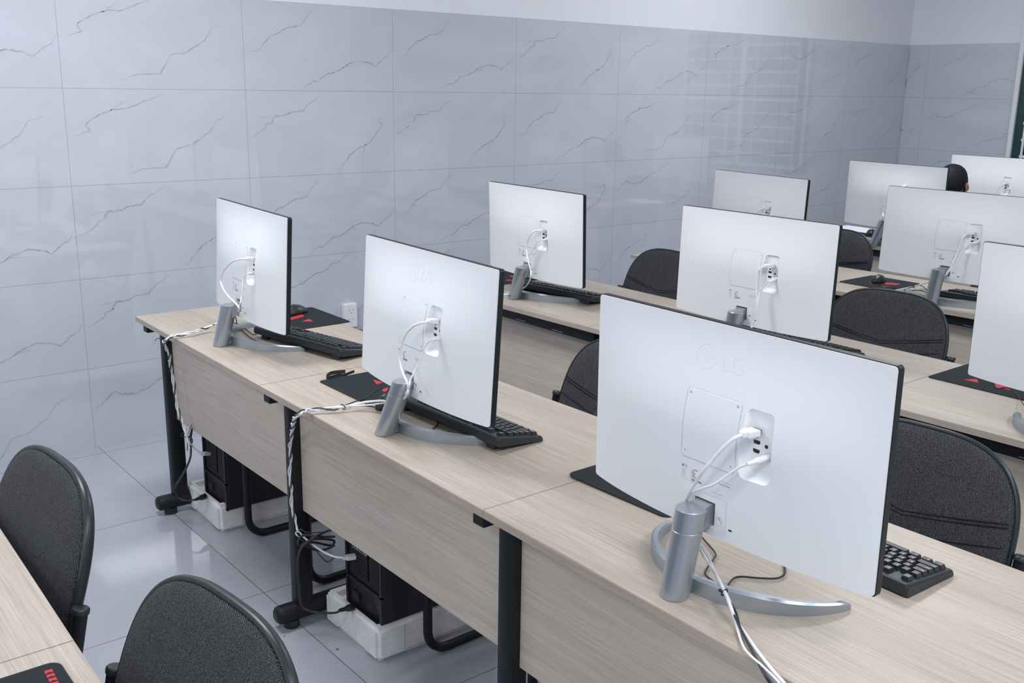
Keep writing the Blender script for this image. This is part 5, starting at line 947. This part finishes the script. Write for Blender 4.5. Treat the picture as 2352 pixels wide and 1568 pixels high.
def computer(label, x0, yc, tag_):
    t = thing('desktop_computer', label, 'computer', (x0, yc, 0.086), 0, 'black desktop computers'); w2, H, D = 0.100, 0.415, 0.42
    mb = MB(); mb.bbox(0.004, D, -w2, w2, 0, H, 0.003); c = mb.build('case', M_steel, t)
    # rear plate (faces -x) with raised frame
    mb = MB()
    for a, b, c_, d in ((-w2, -w2+0.010, 0, H), (w2-0.010, w2, 0, H), (-w2, w2, H-0.008, H), (-w2, w2, 0, 0.006), (-w2, w2, 0.098, 0.104), (-w2, w2, 0.245, 0.250)): mb.box(-0.004, 0.004, a, b, c_, d)
    mb.build('rear_frame', M_steel, t)
    # expansion slots: 7 perforated covers
    for k in range(6):
        z = 0.118+k*0.0205; mb = MB().box(-0.001, 0.004, -0.022, 0.062, z, z+0.017)
        for j in range(14): mb.add([(-0.0014, -0.018+j*0.0056+dx, z+0.0085+dz) for dx, dz in ((-0.0018, -0.0045), (0.0018, -0.0045), (0.0018, 0.0045), (-0.0018, 0.0045))], [(0, 1, 2, 3)], 1)
        mb.build('slot_cover', [M_steel, M_hole], t)
    # side vent grille strip on the right of the rear
    mb = MB().box(-0.001, 0.004, -0.082, -0.036, 0.112, 0.243)
    for i in range(9):
        for j in range(22): mb.add([(-0.0014, -0.079+i*0.0048+dx, 0.1165+j*0.0057+dz) for dx, dz in ((-0.0016, -0.0018), (0.0016, -0.0018), (0.0016, 0.0018), (-0.0016, 0.0018))], [(0, 1, 2, 3)], 1)
    mb.build('vent_grille', [M_steel, M_hole], t)
    mb = MB().box(-0.001, 0.004, -0.07, 0.01, 0.29, 0.375)
    for j in range(11): mb.box(-0.0022, -0.001, -0.066, 0.006, 0.296+j*0.007, 0.299+j*0.007, 1)
    mb.build('fan_vent', [M_steel, M_hole], t)
    mb = MB(); 
    for i in range(8):
        for j in range(3+i if i < 5 else 8): mb.add([(-0.0006+0.004*0, -0.085+i*0.007+dx, 0.012+j*0.0075+dz) for dx, dz in ((-0.0026, -0.0022), (0.0010, -0.0022), (0.0026, 0.0022), (-0.001, 0.0022))], [(0, 1, 2, 3)])
    v = mb.build('power_supply_vent', M_hole, t); v.location.x = 0.0028
    mb = MB().box(-0.003, 0.004, 0.028, 0.062, 0.035, 0.062); mb.build('power_inlet', M_blackplastic, t)
    # io panel
    mb = MB().box(-0.001, 0.004, 0.035, 0.085, 0.255, 0.40, 0)
    io = mb.build('io_shield', M_hole, t)
    for z, mt in ((0.385, M_blue), (0.36, M_blackplastic), (0.33, M_iosteel), (0.30, M_iosteel), (0.275, M_red)): MB().box(-0.006, -0.001, 0.045, 0.075 if z != 0.275 else 0.055, z, z+0.010).build('connector', mt, io)
    if tag_:
        mb = MB().box(-0.0022, -0.001, -0.022, 0.062, 0.2005, 0.2415, 0); [mb.add([(-0.0026, y0_, 0.205), (-0.0026, y0_-0.006, 0.205), (-0.0026, y0_-0.020, 0.237), (-0.0026, y0_-0.014, 0.237)], [(0, 1, 2, 3)], 1) for y0_ in (0.058, 0.044, 0.026, 0.012)]
        mb.build('graphics_card_bracket', [M_iosteel, M_hole], t)
    return t
computer('black desktop computer on foam under the wall end of the front row', 0.112, -1.093, False)
computer('black desktop computer on foam beside the middle leg of the front row', 0.118, -2.148, True)

# crumbs on the floor
for i, (x, y, r, lb) in enumerate(((0.0, 0.0, 0.0035, 'tiny brown crumb on the floor in front of the second foam tray'), (0, 0, 0.002, 'tiny dark speck on the floor left of the second foam tray'))):
    px = CRUMBS[i]; bm = bmesh.new(); bmesh.ops.create_icosphere(bm, subdivisions=1, radius=r)
    for v in bm.verts: v.co.z *= 0.5; v.co.x *= 1.3
    o = MB().frombm(bm).build('crumb', M_crumb if i == 0 else M_bcable, None, Matrix.Translation((px[0], px[1], r*0.5))); o['label'] = lb; o['category'] = 'crumb'; o['group'] = 'floor crumbs'

# ---------------------------------------------------------------- person
def person():
    t = thing('person', 'person with short black hair sitting with head bent behind the fourth row monitor', 'person', (4.70, -1.44, -0.045), 0)
    # skeleton as skinned edges; facing -x
    J = [((0, 0, 0.50), 0.135), ((0.02, 0, 0.66), 0.125), ((0.0, 0, 0.82), 0.14), ((-0.035, 0, 0.93), 0.115), ((-0.06, 0, 0.985), 0.055), ((-0.075, 0, 1.03), 0.05)]
    E_ = [(0, 1), (1, 2), (2, 3), (3, 4), (4, 5)]
    def chain(root, pts):
        p = root
        for c, r in pts: J.append((c, r)); E_.append((p, len(J)-1)); p = len(J)-1
        return p
    for s in (-1, 1):
        chain(3, [((-0.03, s*0.16, 0.93), 0.062), ((-0.06, s*0.215, 0.80), 0.045), ((-0.10, s*0.235, 0.70), 0.040), ((-0.22, s*0.19, 0.73), 0.035), ((-0.31, s*0.15, 0.785), 0.026), ((-0.35, s*0.14, 0.79), 0.03)])
        w_ = len(J)-1
        for k in range(4):
            y = s*(0.14+(k-1.5)*0.018); L = (0.062, 0.075, 0.078, 0.066)[k]
            chain(w_, [((-0.37, y, 0.79), 0.011), ((-0.37-L*0.55, y, 0.79), 0.009), ((-0.37-L, y, 0.776), 0.008)])
        chain(w_, [((-0.36, s*0.105, 0.785), 0.012), ((-0.385, s*0.095, 0.778), 0.010)])
        chain(0, [((-0.05, s*0.10, 0.52), 0.095), ((-0.25, s*0.12, 0.52), 0.075), ((-0.42, s*0.13, 0.50), 0.058), ((-0.40, s*0.13, 0.28), 0.050), ((-0.38, s*0.13, 0.10), 0.036), ((-0.44, s*0.13, 0.045), 0.036), ((-0.55, s*0.135, 0.035), 0.030)])
    me = bpy.data.meshes.new('body'); me.from_pydata([j[0] for j in J], E_, []); o = link('body', me)
    md = o.modifiers.new('s', 'SKIN'); sk = me.skin_vertices[0].data if me.skin_vertices else None
    if sk is None:
        bm = bmesh.new(); bm.from_mesh(me); bm.verts.layers.skin.verify(); bm.to_mesh(me); bm.free(); sk = me.skin_vertices[0].data
    for i, (c, r) in enumerate(J): sk[i].radius = (r, r)
    sk[0].use_root = True
    o.modifiers.new('ss', 'SUBSURF').levels = 2
    # head joined by remesh
    dg = bpy.context.evaluated_depsgraph_get(); dg.update(); m2 = bpy.data.meshes.new_from_object(o.evaluated_get(dg))
    mb = MB(); mb.add([v.co.copy() for v in m2.vertices], [tuple(p.vertices) for p in m2.polygons])
    HC = Vector((-0.105, 0, 1.125)); HR = Matrix.Translation(HC) @ Matrix.Rotation(-0.75, 4, 'Y')   # head bent forward
    def ell(c, r, M=HR, n=20, m_=14):
        bm = bmesh.new(); bmesh.ops.create_uvsphere(bm, u_segments=n, v_segments=m_, radius=1)
        for v in bm.verts: v.co = Vector((c[0]+v.co.x*r[0], c[1]+v.co.y*r[1], c[2]+v.co.z*r[2]))
        mb.frombm(bm, 0, M)
    ell((0.0, 0, 0.02), (0.092, 0.074, 0.092)); ell((-0.02, 0, -0.045), (0.068, 0.058, 0.072)); ell((-0.088, 0, -0.02), (0.016, 0.013, 0.024)); ell((-0.045, 0, -0.095), (0.03, 0.032, 0.022))
    ell((-0.078, 0, -0.062), (0.012, 0.024, 0.009)); ell((0.02, 0, -0.09), (0.048, 0.048, 0.06))
    for s in (-1, 1): ell((0.005, s*0.078, -0.015), (0.018, 0.010, 0.032)); ell((-0.074, s*0.03, 0.012), (0.016, 0.018, 0.008))
    mm = mb.mesh('body', [M_skin]); o.modifiers.clear(); o.data = mm
    rm = o.modifiers.new('r', 'REMESH'); rm.mode = 'VOXEL'; rm.voxel_size = 0.0055; rm.use_smooth_shade = True
    dg = bpy.context.evaluated_depsgraph_get(); dg.update(); m3 = bpy.data.meshes.new_from_object(o.evaluated_get(dg)); bpy.data.objects.remove(o, do_unlink=True)
    bm = bmesh.new(); bm.from_mesh(m3); seen = set(); best = []
    for v in bm.verts:
        if v in seen: continue
        st = [v]; isl = []; seen.add(v)
        while st:
            q = st.pop(); isl.append(q)
            for e in q.link_edges:
                o2 = e.other_vert(q)
                if o2 not in seen: seen.add(o2); st.append(o2)
        if len(isl) > len(best): best = isl
    bs_ = set(best); bmesh.ops.delete(bm, geom=[v for v in bm.verts if v not in bs_], context='VERTS'); bm.to_mesh(m3); bm.free()
    m3.materials.clear()
    for mt in (M_skin, M_shirt, M_trousers): m3.materials.append(mt)
    for p in m3.polygons:
        c = p.center; p.use_smooth = True
        if c.z < 0.60 and c.z > 0.09 and not (c.x < -0.30 and c.z > 0.62): p.material_index = 2
        elif c.z <= 0.09: p.material_index = 2
        elif c.z < 0.985 and c.x > -0.27: p.material_index = 1
        else: p.material_index = 0
    link('body', m3, t)
    # hair: cap around the skull
    mb = MB(); bm = bmesh.new(); bmesh.ops.create_uvsphere(bm, u_segments=40, v_segments=28, radius=1); rr = random.Random(5)
    dele = []
    for v in bm.verts:
        x, y, z = v.co; k = 1.0+0.02*math.sin(40*math.atan2(y, x)+6*z)*(1-abs(z))+rr.uniform(-.008, .008)
        v.co = Vector((x*0.104*k, y*0.084*k, 0.022+z*0.106*k))
    for f in bm.faces:
        c = f.calc_center_median()
        if (c.z < -0.005 and c.x < -0.01) or c.z < -0.062 or (c.x < -0.07 and c.z < 0.02): dele.append(f)
    bmesh.ops.delete(bm, geom=dele, context='FACES'); mb.frombm(bm, 0, HR, True); h = mb.build('hair', M_hair, t)
    sd = h.modifiers.new('t', 'SOLIDIFY'); sd.thickness = 0.008; sd.offset = -1
    for s in (-1, 1):
        bm = bmesh.new(); bmesh.ops.create_uvsphere(bm, u_segments=12, v_segments=8, radius=0.0115); mb = MB().frombm(bm, 0, HR @ Matrix.Translation((-0.071, s*0.03, 0.002)), True)
        mb.build('eye', M_whitedeep, t)
    return t
person()
